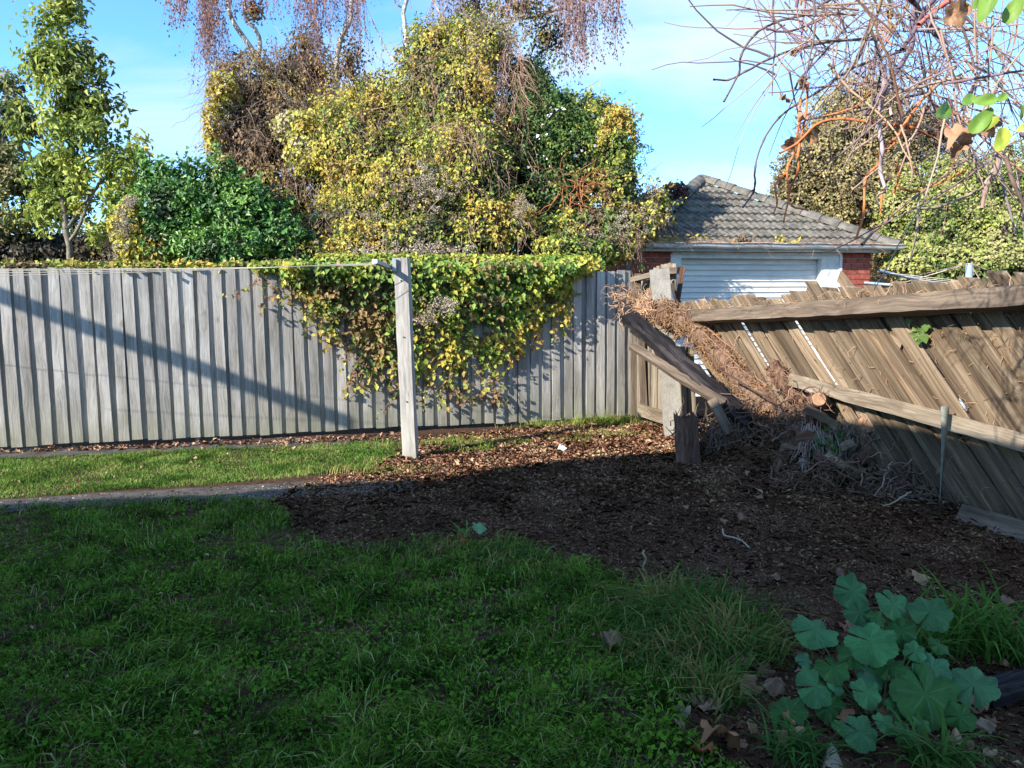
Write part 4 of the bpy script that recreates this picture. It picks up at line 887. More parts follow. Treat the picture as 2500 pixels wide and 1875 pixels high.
# -- trees on the left
def tree(name, label, cat, base, trunk_px, rad, blobs, N, size, pal, o, grp=None, tm=M_STEM, m=M_LEAF, limbs=10, **k):
    t = empty(name, base, label, cat, grp); path = smoothpath([P(*q) for q in trunk_px], 16, .015); path = [Vector((path[0].x, path[0].y, 0))]+path
    n = len(path); tubes('trunk', [(path, [rad*(1-.8*i/(n-1)) for i in range(n)])], 8, None, tm, t)
    pts = []
    for _ in range(limbs):
        i = R.randrange(n//4, n-1); b = blobs[R.randrange(len(blobs))]; e = Vector(b[0])+Vector((R.gauss(0, .5)*b[1][0], R.gauss(0, .4)*b[1][1], R.gauss(0, .5)*b[1][2]))
        a = path[i]; mid = a.lerp(e, .5)+Vector((0, 0, .1)); pts.append((smoothpath([a, mid, e], 6, .01), [.03, .026, .022, .018, .014, .01, .008][:7]))
    pts = [(p, r_[:len(p)]+[.008]*(len(p)-len(r_))) for p, r_ in pts]
    tubes('branches', pts, 5, None, tm, t)
    foliage('crown', blobs, N, size, pal, t, o=o, m=m, **k); return t
tb_ = [blob(165, 20, 45, 60, 11.6), blob(145, 80, 60, 55, 11.6), blob(165, 150, 85, 70, 11.5), blob(110, 150, 40, 50, 11.5), blob(190, 230, 100, 75, 11.4), blob(180, 320, 105, 80, 11.3), blob(265, 300, 50, 90, 11.4), blob(290, 400, 70, 70, 11.2), blob(330, 370, 30, 40, 11.3), blob(130, 400, 60, 60, 11.4), blob(200, 430, 80, 50, 11.4), blob(310, 480, 70, 60, 11.1), blob(120, 500, 60, 60, 11.6), blob(240, 530, 80, 60, 11.5), blob(60, 300, 40, 60, 11.6)]
t = tree('broadleaf_tree', 'tall narrow light green tree above the left of fence', 'tree', (P(170, 700, 11.4).x, P(170, 700, 11.4).y, 0), [(172, 700, 11.4), (168, 600, 11.4), (150, 480, 11.4), (155, 330, 11.5), (160, 150, 11.5), (165, 0, 11.6)], .06, tb_, 17500, .10, [(.12, .15, .035), (.20, .26, .045), (.30, .36, .06), (.40, .44, .09), (.46, .42, .10)], 2.0, aspect=.2, shell=.5, freq=.8, cut=.34, cfreq=2.6, limbs=16, lump=.9)
tubes('limb', [(smoothpath([P(168, 590, 11.4), P(190, 560, 11.3), P(215, 500, 11.3), P(250, 430, 11.2)], 10), [.025]*6+[.018]*4)], 7, None, M_STEM, t)
tree('broadleaf_tree', 'thin dark leaved tree cut by the left frame edge', 'tree', (P(-20, 700, 13).x, P(-20, 700, 13).y, 0), [(-20, 700, 13), (-10, 500, 13), (10, 300, 13), (20, 170, 13)], .08, [blob(10, 210, 60, 55, 13), blob(30, 290, 60, 70, 13), blob(0, 370, 70, 70, 13), blob(50, 450, 80, 70, 13), blob(20, 520, 90, 70, 13), blob(140, 500, 90, 60, 13.5)], 9500, .085, [(.03, .05, .03), (.07, .10, .04), (.14, .18, .06), (.24, .18, .08), (.26, .28, .07)], 5.0, aspect=.3, cut=.42, shell=.5, cfreq=2.5)
hb_ = [blob(x, 615+R.uniform(-12, 12), 70, 60+R.uniform(-10, 20), 13.4) for x in range(-80, 760, 75)]
hd = empty('background_shrub', (P(300, 760, 13.4).x, P(300, 760, 13.4).y, 0), 'dark purplish shrub bank low behind the left fence', 'shrub')
core('shade_core', hb_, M_CORE, hd, .7); foliage('leaves', hb_, 9000, .07, [(.02, .02, .016), (.05, .05, .03), (.10, .09, .035), (.13, .07, .04)], hd, .9, 6)
sb_ = [blob(420, 520, 90, 100, 10.6), blob(520, 500, 80, 100, 10.6), blob(600, 540, 100, 95, 10.5), blob(680, 590, 70, 70, 10.4), blob(430, 600, 110, 60, 10.4), blob(560, 610, 120, 55, 10.2), blob(380, 450, 40, 50, 10.7)]
sh = empty('glossy_shrub', (P(540, 760, 10.5).x, P(540, 760, 10.5).y, 0), 'rounded glossy deep green shrub behind the left fence', 'shrub')
core('shade_core', sb_, M_CORE, sh, .6)
foliage('leaves', sb_, 15000, .072, [(.02, .05, .014), (.035, .095, .022), (.065, .16, .03), (.11, .24, .04), (.19, .33, .06)], sh, 1.6, 2, m=M_GLOSS, aspect=.24, hang=-.3, shell=.2, lump=.4)
sprigs(sb_, 150, .32, [(.03, .09, .03), (.07, .19, .04), (.13, .27, .06)], sh, .07, .8, -.05, (.1, .12, .05), 18)
# upright shoots on the shrub's top
P_ = []
for px, py in ((385, 400), (400, 420), (430, 410), (460, 415), (520, 440), (545, 430), (610, 445), (625, 460), (690, 490), (575, 400), (560, 460), (650, 530)):
    a = P(px, py+60, 10.5); b = P(px+R.uniform(-8, 8), py, 10.5)
    for i_ in range(60): P_.append(tuple(a.lerp(b, R.random())+Vector((R.gauss(0, .05), R.gauss(0, .05), 0))))
P_ = np.array(P_); leaves('shoots', P_, np.tile((-.3, -.5, .5), (len(P_), 1)), .08, palette(P_, [(.03, .09, .03), (.07, .19, .04), (.13, .27, .06)], 2), M_GLOSS, sh, .6, .22, -.6)['kind'] = 'stuff'
yb = [blob(335, 600, 45, 50, 10.1), blob(320, 530, 30, 50, 10.2), blob(370, 610, 50, 40, 10.1), blob(290, 560, 20, 40, 10.2)]
yv = empty('climbing_vine', (P(335, 760, 10.2).x, P(335, 760, 10.2).y, 0), 'small yellow vine column with tan seed heads left of glossy shrub', 'vine')
foliage('leaves', yb, 3400, .06, [BR, OC, YL, YG, YL], yv, 2, 4); fluff('seed_heads', [(300, 545, 14, 25, 9.9, 45), (318, 495, 8, 8, 9.9, 20), (280, 610, 8, 12, 10, 12)], yv)

# -- weeping birch behind the mass
bt = empty('weeping_birch', (P(700, 760, 13).x, P(700, 760, 13).y, 0), 'pale barked weeping birch with hanging purple brown twigs', 'tree')
BRN = [([(760, 760), (730, 420), (704, 293), (687, 260), (667, 228), (647, 183), (631, 155), (618, 122), (586, 77), (565, 45), (555, 0), (548, -90)], .075, .030), ([(631, 155), (634, 102), (622, 69), (602, 49), (598, 0), (600, -90)], .040, .022), ([(640, 165), (618, 134), (590, 130), (570, 145)], .040, .022), ([(815, 400), (820, 200), (826, 122), (838, 81), (854, 53), (858, 0), (860, -90)], .050, .032), ([(1020, 330), (1003, 187), (995, 142), (991, 81), (985, 33), (993, 0), (998, -90)], .042, .030),
       ([(1024, 285), (1003, 220), (971, 163), (942, 118), (918, 73), (905, 40)], .018, .008), ([(1180, 90), (1252, 49), (1308, 41), (1345, 28), (1390, 10), (1440, -60)], .03, .02), ([(1090, 90), (1105, 49), (1138, 24), (1166, 0), (1200, -50)], .02, .014), ([(1340, 280), (1382, 252), (1418, 224), (1451, 203), (1463, 191)], .012, .005), ([(1560, 440), (1585, 420), (1617, 396)], .007, .003), ([(960, 250), (940, 180), (930, 120), (935, 70)], .006, .004), ([(700, 110), (660, 40), (670, 20)], .004, .003), ([(545, 120), (530, 95), (520, 88)], .008, .004), ([(640, 150), (650, 120), (642, 130)], .015, .01), ([(1050, 85), (1075, 40), (1060, 0), (1070, -60)], .02, .012)]
for px_, r0, r1 in BRN:
    path = smoothpath([P(a, b, 12.6 if a < 950 or a > 1030 else 12.3) for a, b in px_], 22, .010); n = len(path)
    tubes('trunk' if r0 > .035 else 'branch', [(path, [r0+(r1-r0)*i/(n-1) for i in range(n)])], 8, None, M_GBARK, bt)
CUR = [(400, 470, -40, 60, 40), (430, 450, -40, 70, 22), (480, 530, -40, 195, 80), (500, 525, -30, 230, 26), (540, 620, -60, 60, 45), (620, 720, -60, 45, 40), (720, 800, -40, 115, 60), (740, 790, -30, 250, 20), (800, 880, -40, 95, 50), (860, 890, -40, 200, 24), (900, 1000, -60, 10, 30), (1050, 1130, -40, 90, 50), (1130, 1260, -60, 40, 45), (1260, 1370, -50, 40, 55), (1365, 1440, -40, 170, 95), (1400, 1430, 0, 210, 26), (1440, 1480, -50, 70, 45), (1485, 1512, -40, 130, 40), (1220, 1260, 80, 280, 40), (660, 690, 100, 200, 10)]
st = []; cc = []; LQ = []
for (x0, x1, y0, y1, n) in CUR:
    for _ in range(n):
        x = R.uniform(x0, x1); a = P(x, y0+R.uniform(-20, 20), 12.3+R.gauss(0, .3)); L = pxw((y1-y0)*R.uniform(.55, 1.08), 12.3)
        s_ = strands([a], [(R.gauss(0, .12), R.gauss(0, .1), -1)], [L], .0035, 9, .12, .09); st += s_; cc.append(vary((.26, .15, .14), .3))
        pp = s_[0][0]
        for i_ in range(int(L*14)):
            f = R.random()*(len(pp)-1.001); j_ = int(f); LQ.append(tuple(pp[j_].lerp(pp[j_+1], f-j_)+Vector((R.gauss(0, .02), R.gauss(0, .02), R.gauss(0, .02)))))
tubes('weeping_twigs', st, 3, cc, M_TWIG, bt)
LQ = np.array(LQ); leaves('catkins', LQ, np.tile((-.3, -.6, .1), (len(LQ), 1)), .042, palette(LQ, [(.13, .08, .09), (.24, .13, .13), (.34, .18, .12), (.40, .22, .12)], 2, 0, .5), M_LEAF, bt, .7, .28, 1.2)
cv = [blob(1270, 20, 90, 40, 12.5), blob(1330, 90, 60, 60, 12.5), blob(1150, 20, 60, 40, 12.5), blob(1040, 110, 40, 60, 12.6), blob(620, 20, 30, 50, 12.6), blob(750, 110, 50, 50, 12.8), blob(855, 150, 35, 60, 12.7)]
foliage('clinging_leaves', cv, 5200, .055, [(.04, .04, .025), (.09, .09, .03), (.24, .20, .06), (.30, .14, .06)], bt, 1.8, 3, cut=.2, shell=.6)

# -- bushes on the right
ob = [blob(1925, 445, 40, 75, 14.5), blob(1990, 420, 80, 110, 14.7), blob(2040, 320, 75, 95, 15), blob(2100, 260, 80, 70, 15.2), blob(2130, 350, 100, 120, 15), blob(2060, 480, 130, 90, 14.5), blob(1930, 500, 60, 50, 14.3), blob(2160, 480, 100, 90, 14.6), blob(2200, 400, 60, 100, 15), blob(2000, 560, 120, 60, 14.4), blob(2170, 590, 80, 90, 14.4), blob(2260, 330, 90, 70, 16)]
ot = empty('bushy_tree', (P(2060, 760, 15).x, P(2060, 760, 15).y, 0), 'olive brown bushy tree behind the garage roof', 'tree')
core('shade_core', ob, M_CORE, ot, .62)
foliage('crown', ob, 40000, .052, [(.09, .065, .028), (.21, .165, .065), (.33, .27, .115), (.42, .35, .165), (.27, .24, .08)], ot, 1.3, 7, shell=.16, lump=.5, aspect=.42, hang=0, rand=.5)
sprigs(ob, 420, .3, [(.17, .13, .055), (.27, .22, .10), (.35, .29, .14)], ot, .045, .6, -.04, (.2, .14, .09), 14)
path = [P(2060, 760, 15), P(2065, 600, 15), P(2080, 400, 15), P(2090, 300, 15)]; path[0].z = 0; tubes('trunk', [(smoothpath(path, 8), .12)], 8, None, M_STEM, ot)
rb_ = [blob(2290, 560, 90, 90, 12.6), blob(2380, 500, 100, 100, 13), blob(2470, 460, 90, 100, 13.2), blob(2440, 590, 110, 80, 12.4), blob(2250, 640, 90, 50, 12.2), blob(2350, 650, 120, 50, 12), blob(2500, 650, 90, 60, 12), blob(2200, 520, 60, 80, 13), blob(2330, 430, 70, 60, 13.5)]
rt = empty('rounded_bush', (P(2360, 760, 12.6).x, P(2360, 760, 12.6).y, 0), 'large yellow green bush beyond the broken fence at right edge', 'bush')
core('shade_core', rb_, M_CORE, rt, .62)
foliage('leaves', rb_, 34000, .05, [(.05, .08, .018), (.13, .19, .035), (.26, .31, .06), (.34, .32, .12), (.37, .31, .17), (.32, .36, .08)], rt, 1.5, 8, shell=.16, lump=.5, aspect=.4, hang=0, rand=.45)
sprigs(rb_, 380, .28, [(.14, .20, .04), (.26, .30, .07), (.34, .30, .15)], rt, .045, .4, -.02, (.2, .15, .08), 14)
# a row beyond the garage so that no bare horizon shows
fb = [blob(x, 700, 130, 110, 24) for x in range(900, 2800, 150)]
ft = empty('background_shrub', (P(2300, 760, 24).x, P(2300, 760, 24).y, 0), 'far dark green shrub row seen past the garage', 'shrub')
core('shade_core', fb, M_CORE, ft, .9); foliage('leaves', fb, 9000, .12, [DG, MG, (.06, .12, .03)], ft, .6, 2)
# distant bare purple twigs above the olive tree
tw_ = empty('bare_tree', (P(2080, 760, 18).x, P(2080, 760, 18).y, 0), 'bare purplish twigs showing above the olive brown tree', 'tree')
st = []
for _ in range(700):
    x = R.uniform(1930, 2350); y = 330-.9*max(0, 200-abs(x-2130))+R.uniform(-5, 80)
    st += strands([P(x, y, 17)], [(R.gauss(0, .7), 0, 1)], [R.uniform(.3, .8)], .005, 5, -.03, .3)
tubes('twigs', st, 3, [vary((.28, .19, .20), .3) for _ in st], M_TWIG, tw_)
path = [P(2090, 760, 18), P(2090, 500, 18), P(2110, 250, 18)]; path[0].z = 0; tubes('trunk', [(smoothpath(path, 8), .1)], 8, None, M_STEM, tw_)

# weeds on the gutter
gw_ = empty('gutter_weed', gpt(1, .1, ze), 'dry creeper and small weeds growing along the garage gutter', 'weed')
P_ = []
for px, n_, s_ in ((1700, 45, 12), (1810, 90, 10), (1905, 40, 8), (1620, 60, 15), (1950, 12, 8), (1660, 30, 20)):
    for _ in range(n_):
        q = plane_hit(px+R.gauss(0, s_), 590+R.gauss(0, 6), gl, GN, .05); P_.append(tuple(q))
P_ = np.array(P_); leaves('leaves', P_, np.tile((0, -1, .5), (len(P_), 1)), .06, palette(P_, [BR, OC, YG, YL], 3, 1, .6), M_LEAF, gw_, .7, .36, .2)
st = []
for _ in range(120):
    st += strands([gpt(R.uniform(0, GW*.9), .13, ze+.05)], [(GD.x*R.choice((1, -1)), 0, R.gauss(0, .25))], [R.uniform(.1, .5)], .004, 6, .04, .25)
tubes('dry_stems', st, 3, [vary((.36, .20, .13), .35) for _ in st], M_TWIG, gw_)

# ------------------------------------------------------------------ FOREGROUND VINE, top right
fv = empty('grape_vine', P(2450, 100, 2.6), 'bare overhead grape vine with reddish stems hanging in the top right', 'vine')
S3 = 2.458
def c3(pts): return [(1600+a/S3, b/S3) for a, b in pts]
PURP = (.15, .10, .11); ORG = (.55, .17, .06); TN = (.34, .24, .19)
ST = [(c3([(1150, -60), (1010, 20), (890, 90), (730, 130), (600, 205), (515, 330), (500, 440), (410, 610)]), 2.6, .0052, PURP),
      (c3([(1360, 235), (1100, 245), (900, 280), (690, 350), (540, 430), (440, 480), (350, 478)]), 2.7, .0050, PURP),
      (c3([(730, 130), (660, 122), (592, 130)]), 2.6, .002, PURP), (c3([(665, 175), (800, 190), (960, 130), (1150, 40), (1300, -60)]), 2.6, .004, (.26, .13, .15)),
      (c3([(1500, 300), (1250, 380), (1100, 460), (960, 560), (840, 630), (740, 710), (650, 840), (600, 1000), (598, 1100), (585, 1160), (525, 1245)]), 2.8, .005, PURP),
      (c3([(585, 1140), (610, 1165)]), 2.8, .003, PURP),
      (c3([(870, 590), (860, 740), (830, 920), (790, 1020), (800, 1180), (770, 1330)]), 2.7, .0048, ORG), (c3([(915, 500), (900, 700), (860, 900), (855, 1020), (800, 1170), (820, 1235), (915, 1260)]), 2.65, .0048, ORG),
      (c3([(790, 1030), (720, 1110), (730, 1215), (710, 1280)]), 2.7, .004, ORG),
      (c3([(1330, 735), (1130, 715), (980, 740), (850, 860), (745, 920)]), 2.6, .0055, ORG), (c3([(1000, 700), (1200, 640), (1290, 540)]), 2.65, .004, ORG),
      (c3([(1640, 640), (1540, 770), (1370, 880), (1340, 980), (1260, 1080), (1250, 1280), (1205, 1430)]), 2.6, .006, ORG),
      (c3([(1390, 750), (1520, 760), (1700, 840)]), 2.6, .006, ORG), (c3([(1660, 520), (1500, 740), (1440, 850), (1390, 900)]), 2.55, .005, ORG), (c3([(1450, 985), (1460, 1060), (1430, 1155)]), 2.7, .005, ORG), (c3([(1460, 1125), (1560, 1150), (1700, 1100), (1860, 1020)]), 2.7, .005, ORG), (c3([(1360, 1180), (1350, 1290)]), 2.7, .004, ORG),
      (c3([(1365, 380), (1375, 520), (1340, 730), (1360, 900), (1350, 1020), (1385, 1140)]), 2.5, .009, (.34, .27, .27)), (c3([(1385, 1140), (1330, 1180), (1340, 1240)]), 2.5, .004, TN),
      (c3([(1570, 0), (1540, 150), (1530, 290), (1370, 540), (1250, 690)]), 2.5, .010, (.13, .10, .13)), (c3([(1700, -40), (1620, 60), (1570, 160), (1480, 300)]), 2.45, .010, (.13, .10, .13)), (c3([(1540, 0), (1600, 80), (1680, 200), (1760, 260)]), 2.5, .009, (.12, .09, .13)),
      (c3([(1300, 120), (1260, 210), (1230, 320), (1180, 400), (1050, 500), (960, 560)]), 2.7, .007, (.16, .11, .16)), (c3([(1770, 0), (1680, 60), (1580, 150)]), 2.4, .010, (.45, .16, .13)),
      (c3([(1800, 400), (1640, 560), (1480, 700), (1300, 830), (1170, 920)]), 2.6, .006, TN), (c3([(2000, 480), (1800, 470), (1600, 520), (1440, 560)]), 2.5, .006, TN),
      (c3([(2100, 880), (1980, 1100), (1900, 1160), (1700, 1240), (1530, 1250)]), 2.6, .006, TN), (c3([(2060, 930), (2050, 1010), (1980, 1150), (1960, 1250)]), 2.5, .009, (.30, .20, .17)), (c3([(2100, 940), (2150, 1100), (2220, 1250)]), 2.4, .007, (.20, .14, .11)), (c3([(2040, 920), (2090, 1120), (2160, 1400)]), 2.7, .006, (.27, .22, .22)), (c3([(1580, 1180), (1570, 1370), (1530, 1560)]), 2.8, .005, (.30, .22, .18)),
      (c3([(1700, 700), (1500, 860), (1300, 1040), (1180, 1140)]), 2.6, .004, TN), (c3([(1240, 1470), (1330, 1370), (1560, 1180), (1860, 960), (2100, 700)]), 2.7, .0055, (.26, .17, .13)), (c3([(900, 0), (880, 180), (870, 300), (905, 480), (870, 590)]), 2.7, .0035, (.30, .13, .16)), (c3([(840, 530), (870, 470), (1000, 330), (1100, 210), (1290, 40)]), 2.65, .004, PURP)]
sw = []; cw = []
for pts, d, r_, c in ST:
    path = smoothpath([P(a, b, d+R.uniform(-.05, .05)) for a, b in pts], 6*(len(pts)-1), .0012); n = len(path)
    node = [1.35 if i_ % 6 == 0 else 1 for i_ in range(n)]
    tubes('stem', [(path, [r_*(1-.35*i_/(n-1))*node[i_] for i_ in range(n)])], 7, [vary(c, .1)], M_TWIG, fv)
for _ in range(430):
    f = R.random()**.7; px = 2560-(640*f if R.random() < .6 else 380*f)-R.uniform(0, 60); ylim = 130+(px-1900)*.6; py = R.uniform(-60, max(60, ylim))
    if px < 2150: py = R.uniform(-60, 190)
    d = R.uniform(2.2, 3.3); an = R.choice((-.75, -.6, .5, 1.4, -1.2, 2.0))+R.gauss(0, .35); dr = Vector((math.cos(an), R.gauss(0, .4), math.sin(an)))
    if R.random() < .5: dr = -dr
    sw += strands([P(px, py, d)], [dr], [R.uniform(.15, .6)], R.choice((.0016, .0024, .004)), 8, .03, .11); cw.append(vary(R.choice((PURP, PURP, TN, TN, (.30, .20, .14), (.22, .15, .13), (.33, .16, .10))), .3))
for _ in range(260):      # tendrils
    px = R.uniform(1950, 2540); py = R.uniform(-20, 130+(px-1900)*.5); sw += strands([P(px, py, R.uniform(2.3, 2.9))], [(R.gauss(0, 1), R.gauss(0, .5), R.gauss(0, 1))], [R.uniform(.04, .12)], .0011, 9, 0, .55); cw.append(vary(PURP, .3))
o = tubes('tangled_twigs', sw, 5, cw, M_TWIG, fv); o['kind'] = 'stuff'
def bigleaf(name, px, py, d, s, ang, tilt, c, parent, m, kind='simple', crumple=0.0, label=None, mw=None):
    """an oval (simple) or lobed leaf with a raised midrib"""
    nr, ns = 4, 18 if kind == 'simple' else 30; V = [(0, 0, 0)]; F = []; ph = R.uniform(0, 9)
    for i in range(1, nr+1):
        f = i/nr
        for j in range(ns):
            t_ = 2*PI*j/ns
            if kind == 'simple': x = math.sin(t_)*.26*(1-.25*math.cos(t_)); y = .5-.5*math.cos(t_); x0, y0 = x*f, .5+(y-.5)*f
            else:
                r_ = .5*(.74+.26*abs(math.cos(2.5*t_))+.03*math.sin(11*t_)); x0, y0 = math.sin(t_)*r_*f, .45-math.cos(t_)*r_*f
            z_ = (.16 if crumple < .5 else -.75)*abs(x0)+crumple*(.22*math.sin(5*x0+ph)*math.cos(4*y0+ph)+.12*math.sin(13*x0+7*y0))-.12*(y0-.3)**2
            V.append((x0, y0, z_))
    V[0] = (0, .5 if kind == 'simple' else .45, 0)
    for j in range(ns): F.append((0, 1+j, 1+(j+1) % ns))
    for i in range(nr-1):
        for j in range(ns): F.append((1+i*ns+j, 1+(i+1)*ns+j, 1+(i+1)*ns+(j+1) % ns, 1+i*ns+(j+1) % ns))
    me = pymesh(name, [tuple(Vector(v)*s) for v in V], F, True)
    a = me.attributes.new('col', 'FLOAT_COLOR', 'FACE'); cc_ = []
    for p in me.polygons:
        v_ = 1+.18*math.sin(p.center.x/s*9+ph)+R.uniform(-.06, .06); cc_ += [c[0]*v_, c[1]*v_, c[2]*v_, 1]
    a.data.foreach_set('color', cc_)
    if mw is None: mw = Matrix.Translation(P(px, py, d)) @ ROT.to_4x4() @ Euler((tilt, R.gauss(0, .3), ang), 'ZYX').to_matrix().to_4x4()
    o = link(name, me, m, parent, mw)
    if label: o['label'] = label
    return o
GL = (.15, .27, .04); GL2 = (.34, .40, .05); DL = (.34, .20, .11)
for (x, y, s, an, c, k) in ((2285, 283, .12, -1.05, GL, 'simple'), (2350, 255, .085, -.9, GL, 'simple'), (2372, 248, .09, -1.6, GL, 'simple'), (2430, 250, .06, -1.0, GL, 'simple'), (2440, 290, .10, 1.9, GL2, 'simple'), (2425, 265, .12, 2.4, GL, 'simple'), (2432, 370, .12, -.5, GL2, 'simple'), (2480, 320, .07, -1.2, GL2, 'simple'), (2495, 290, .06, .5, GL2, 'simple'), (2390, 55, .13, -.35, GL, 'simple'), (2375, 22, .08, -.7, GL, 'simple'), (2495, -10, .12, 2.6, (.16, .26, .04), 'simple')):
    bigleaf('green_leaf', x, y, 2.0, s*.68, an, R.uniform(-.4, .4), c, fv, M_LEAF, k, .15)
for (x, y, s, an, d) in ((1920, 240, .10, 2.8, 2.7), (1945, 125, .07, 3.0, 2.7), (1975, 200, .10, 2.2, 2.6), (1955, 280, .11, 3.1, 2.6), (1955, 340, .15, 3.0, 2.6), (1985, 330, .12, 3.4, 2.6), (2340, 320, .17, 2.9, 2.2), (2330, 350, .12, 3.3, 2.2), (2445, 300, .12, 2.9, 2.1), (2350, 10, .14, 3.1, 2.0), (2175, 60, .09, 3, 2.5), (2180, 30, .08, 2.7, 2.5)):
    bigleaf('dead_leaf', x, y-10, d, s*.52, an, R.uniform(-1.2, 1.2), vary(DL, .15), fv, M_LEAF, 'lobed', 1.3)

# ------------------------------------------------------------------ MALLOW PLANT, tall grass, single dead leaves
mb_ = G(2150, 1745); mal = empty('mallow_plant', mb_, 'blue green mallow with big round lobed leaves in the bottom right', 'plant')
def mallow_leaf(cx_, cy_, r_px, d, an, tl, tr, c):
    s = pxw(r_px, d); ns = 70; V = [(0, 0, 0)]; F = []; nr = 5
    for i in range(1, nr+1):
        f = i/nr
        for j in range(ns):
            t_ = -PI*.975+2*PI*.975*j/(ns-1); l_ = abs(math.cos(3.5*t_*1.0)); r_ = s*(.80+.17*l_**.75+.028*math.sin(31*t_)+.03*math.sin(2.3*t_+an))
            pl = .045*s*(math.cos(7*t_))*f+.13*s*f*f*math.sin(2*t_+an)+.07*s*f*f*math.sin(5*t_+2*an)-.16*s*f*f; V.append((math.sin(t_)*r_*f, math.cos(t_)*r_*f, pl))
    for j in range(ns-1):
        F.append((0, 1+j+1, 1+j))
    for i in range(nr-1):
        for j in range(ns-1): a = 1+i*ns+j; F.append((a, a+1, a+ns+1, a+ns))
    me = pymesh('leaf', V, F, True); at = me.attributes.new('col', 'FLOAT_COLOR', 'FACE'); cc_ = []
    for p in me.polygons:
        t_ = math.atan2(p.center.x, p.center.y); rib = math.exp(-(min(abs(((t_*3.5/PI)+.0) % 1), 1-abs(((t_*3.5/PI)) % 1))/.035)**2)*(.8-.7*math.hypot(p.center.x, p.center.y)/s); v_ = 1+.16*R.uniform(-1, 1)+.22*math.sin(t_*3+an*5)*math.hypot(p.center.x, p.center.y)/s; q = [c[k_]*(1-rib)+(.09, .20, .09)[k_]*rib for k_ in range(3)]; cc_ += [q[0]*v_, q[1]*v_, q[2]*v_, 1]
    at.data.foreach_set('color', cc_)
    nrm_ = (Vector((0, -1, 0))*math.sin(tl)+Vector((0, 0, 1))*math.cos(tl)+Vector((math.sin(tr), 0, 0))).normalized()
    x_ = Vector((math.cos(an), 0, math.sin(an)*.0)).cross(nrm_).normalized(); y_ = nrm_.cross(x_)
    ca, sa_ = math.cos(an), math.sin(an); xa = x_*ca+y_*sa_; ya = nrm_.cross(xa); c0 = P(cx_, cy_, d)
    c0.z = max(c0.z, .04)
    mw = Matrix(((xa.x, ya.x, nrm_.x, c0.x), (xa.y, ya.y, nrm_.y, c0.y), (xa.z, ya.z, nrm_.z, c0.z), (0, 0, 0, 1)))
    link('leaf', me, M_MALLOW, mal, mw)
    mid = c0.lerp(mb_, .45)+Vector((0, .03, -.03)); tubes('leaf_stalk', [(smoothpath([c0-nrm_*.003, mid, mb_+Vector((R.gauss(0, .03), R.gauss(0, .03), .01))], 8), .0028)], 5, [(.10, .17, .05)], M_TWIG, mal)
M_MALLOW = mat('mallow_leaf', attr=True, trans=.15, rough=.6, spec=.25)
C8 = lambda a, b: (1600+a/S3, 1200+b/S3)
for (x, y, r_, c_) in ((960, 830, 138, 1), (1190, 605, 118, 1), (1225, 725, 92, 1), (1430, 680, 112, 1), (1650, 720, 128, 1), (1295, 900, 150, 1), (1475, 835, 88, 0), (1060, 1060, 105, 0), (1660, 1060, 115, 2), (1910, 1160, 138, 2), (1620, 1215, 205, 0), (960, 1170, 130, 1), (1270, 1210, 100, 1), (800, 1320, 112, 0), (1050, 1290, 112, 0), (1230, 1450, 115, 1), (1380, 1390, 75, 1), (1510, 1460, 88, 0), (1830, 1350, 90, 0), (1300, 1120, 80, 2), (1180, 980, 90, 0), (1400, 1050, 90, 0), (1560, 960, 70, 1), (1120, 1420, 62, 0), (900, 1020, 60, 2), (1700, 920, 66, 0), (1450, 1290, 70, 1), (1330, 760, 60, 0), (1600, 1400, 62, 1), (1080, 1160, 66, 2), (1750, 1120, 70, 0), (1560, 1100, 64, 2)):
    px, py = C8(x, y); dd = 2.75-.35*(y-600)/900+R.uniform(-.04, .04)
    g0 = G(px, py).length if False else None
    gd = (G(px, py)-CAM).dot(ROT @ Vector((0, 0, -1))); dd = min(dd, gd-.10)
    base_c = ((.03, .105, .018), (.045, .145, .045), (.06, .16, .065))[c_]
    mallow_leaf(px, py, r_/S3*1.02, dd, R.uniform(0, 6.28), R.uniform(.35, .95), R.uniform(-.5, .5), vary(base_c, .25))
def arch(name, label, base_px, n, L, spread, c, wd=.005):
    b = G(*base_px); V = []; F = []; C_ = []
    for _ in range(n):
        a0 = b+Vector((R.gauss(0, spread), R.gauss(0, spread*.7), 0)); a0.z = gz(a0.x, a0.y); an = R.uniform(0, 2*PI); d = Vector((math.cos(an), math.sin(an), 0)); l_ = L*R.uniform(.5, 1.15); w = wd*R.uniform(.6, 1.2); s_ = Vector((-d.y, d.x, 0)); p = a0.copy(); el = R.uniform(1.15, 1.5); k0 = len(V); ns = 7; cc_ = vary(c, .3)
        for i in range(ns+1):
            ww = w*(1-(i/ns)**2)+.0002; V += [tuple(p-s_*ww), tuple(p+s_*ww)]; p = p+(d*math.cos(el)+Vector((0, 0, math.sin(el))))*(l_/ns); el -= R.uniform(.12, .42)
        for i in range(ns): F.append((k0+2*i, k0+2*i+1, k0+2*i+3, k0+2*i+2)); C_.append(cc_)
    return meta(link(name, fast(name, V, F, np.array(C_), True), M_GRASS), label, 'grass tuft')
arch('grass_tuft', 'tall arching bright green grass tuft right of the mallow', (2370, 1590), 110, .42, .09, (.075, .17, .025), .0065)
arch('grass_tuft', 'broad bladed grass tuft cut by the right frame edge', (2470, 1600), 70, .40, .08, (.07, .15, .025), .007)
arch('grass_tuft', 'grass tuft hidden low behind the mallow leaves', (2250, 1620), 110, .28, .03, (.06, .14, .025), .005)
arch('grass_tuft', 'sparse grass tuft below the mallow at the bottom edge', (2290, 1880), 80, .26, .05, (.06, .13, .025), .006)
arch('grass_tuft', 'grass tuft left of the mallow beside large dead leaves', (1950, 1850), 90, .19, .05, (.05, .13, .025), .004)
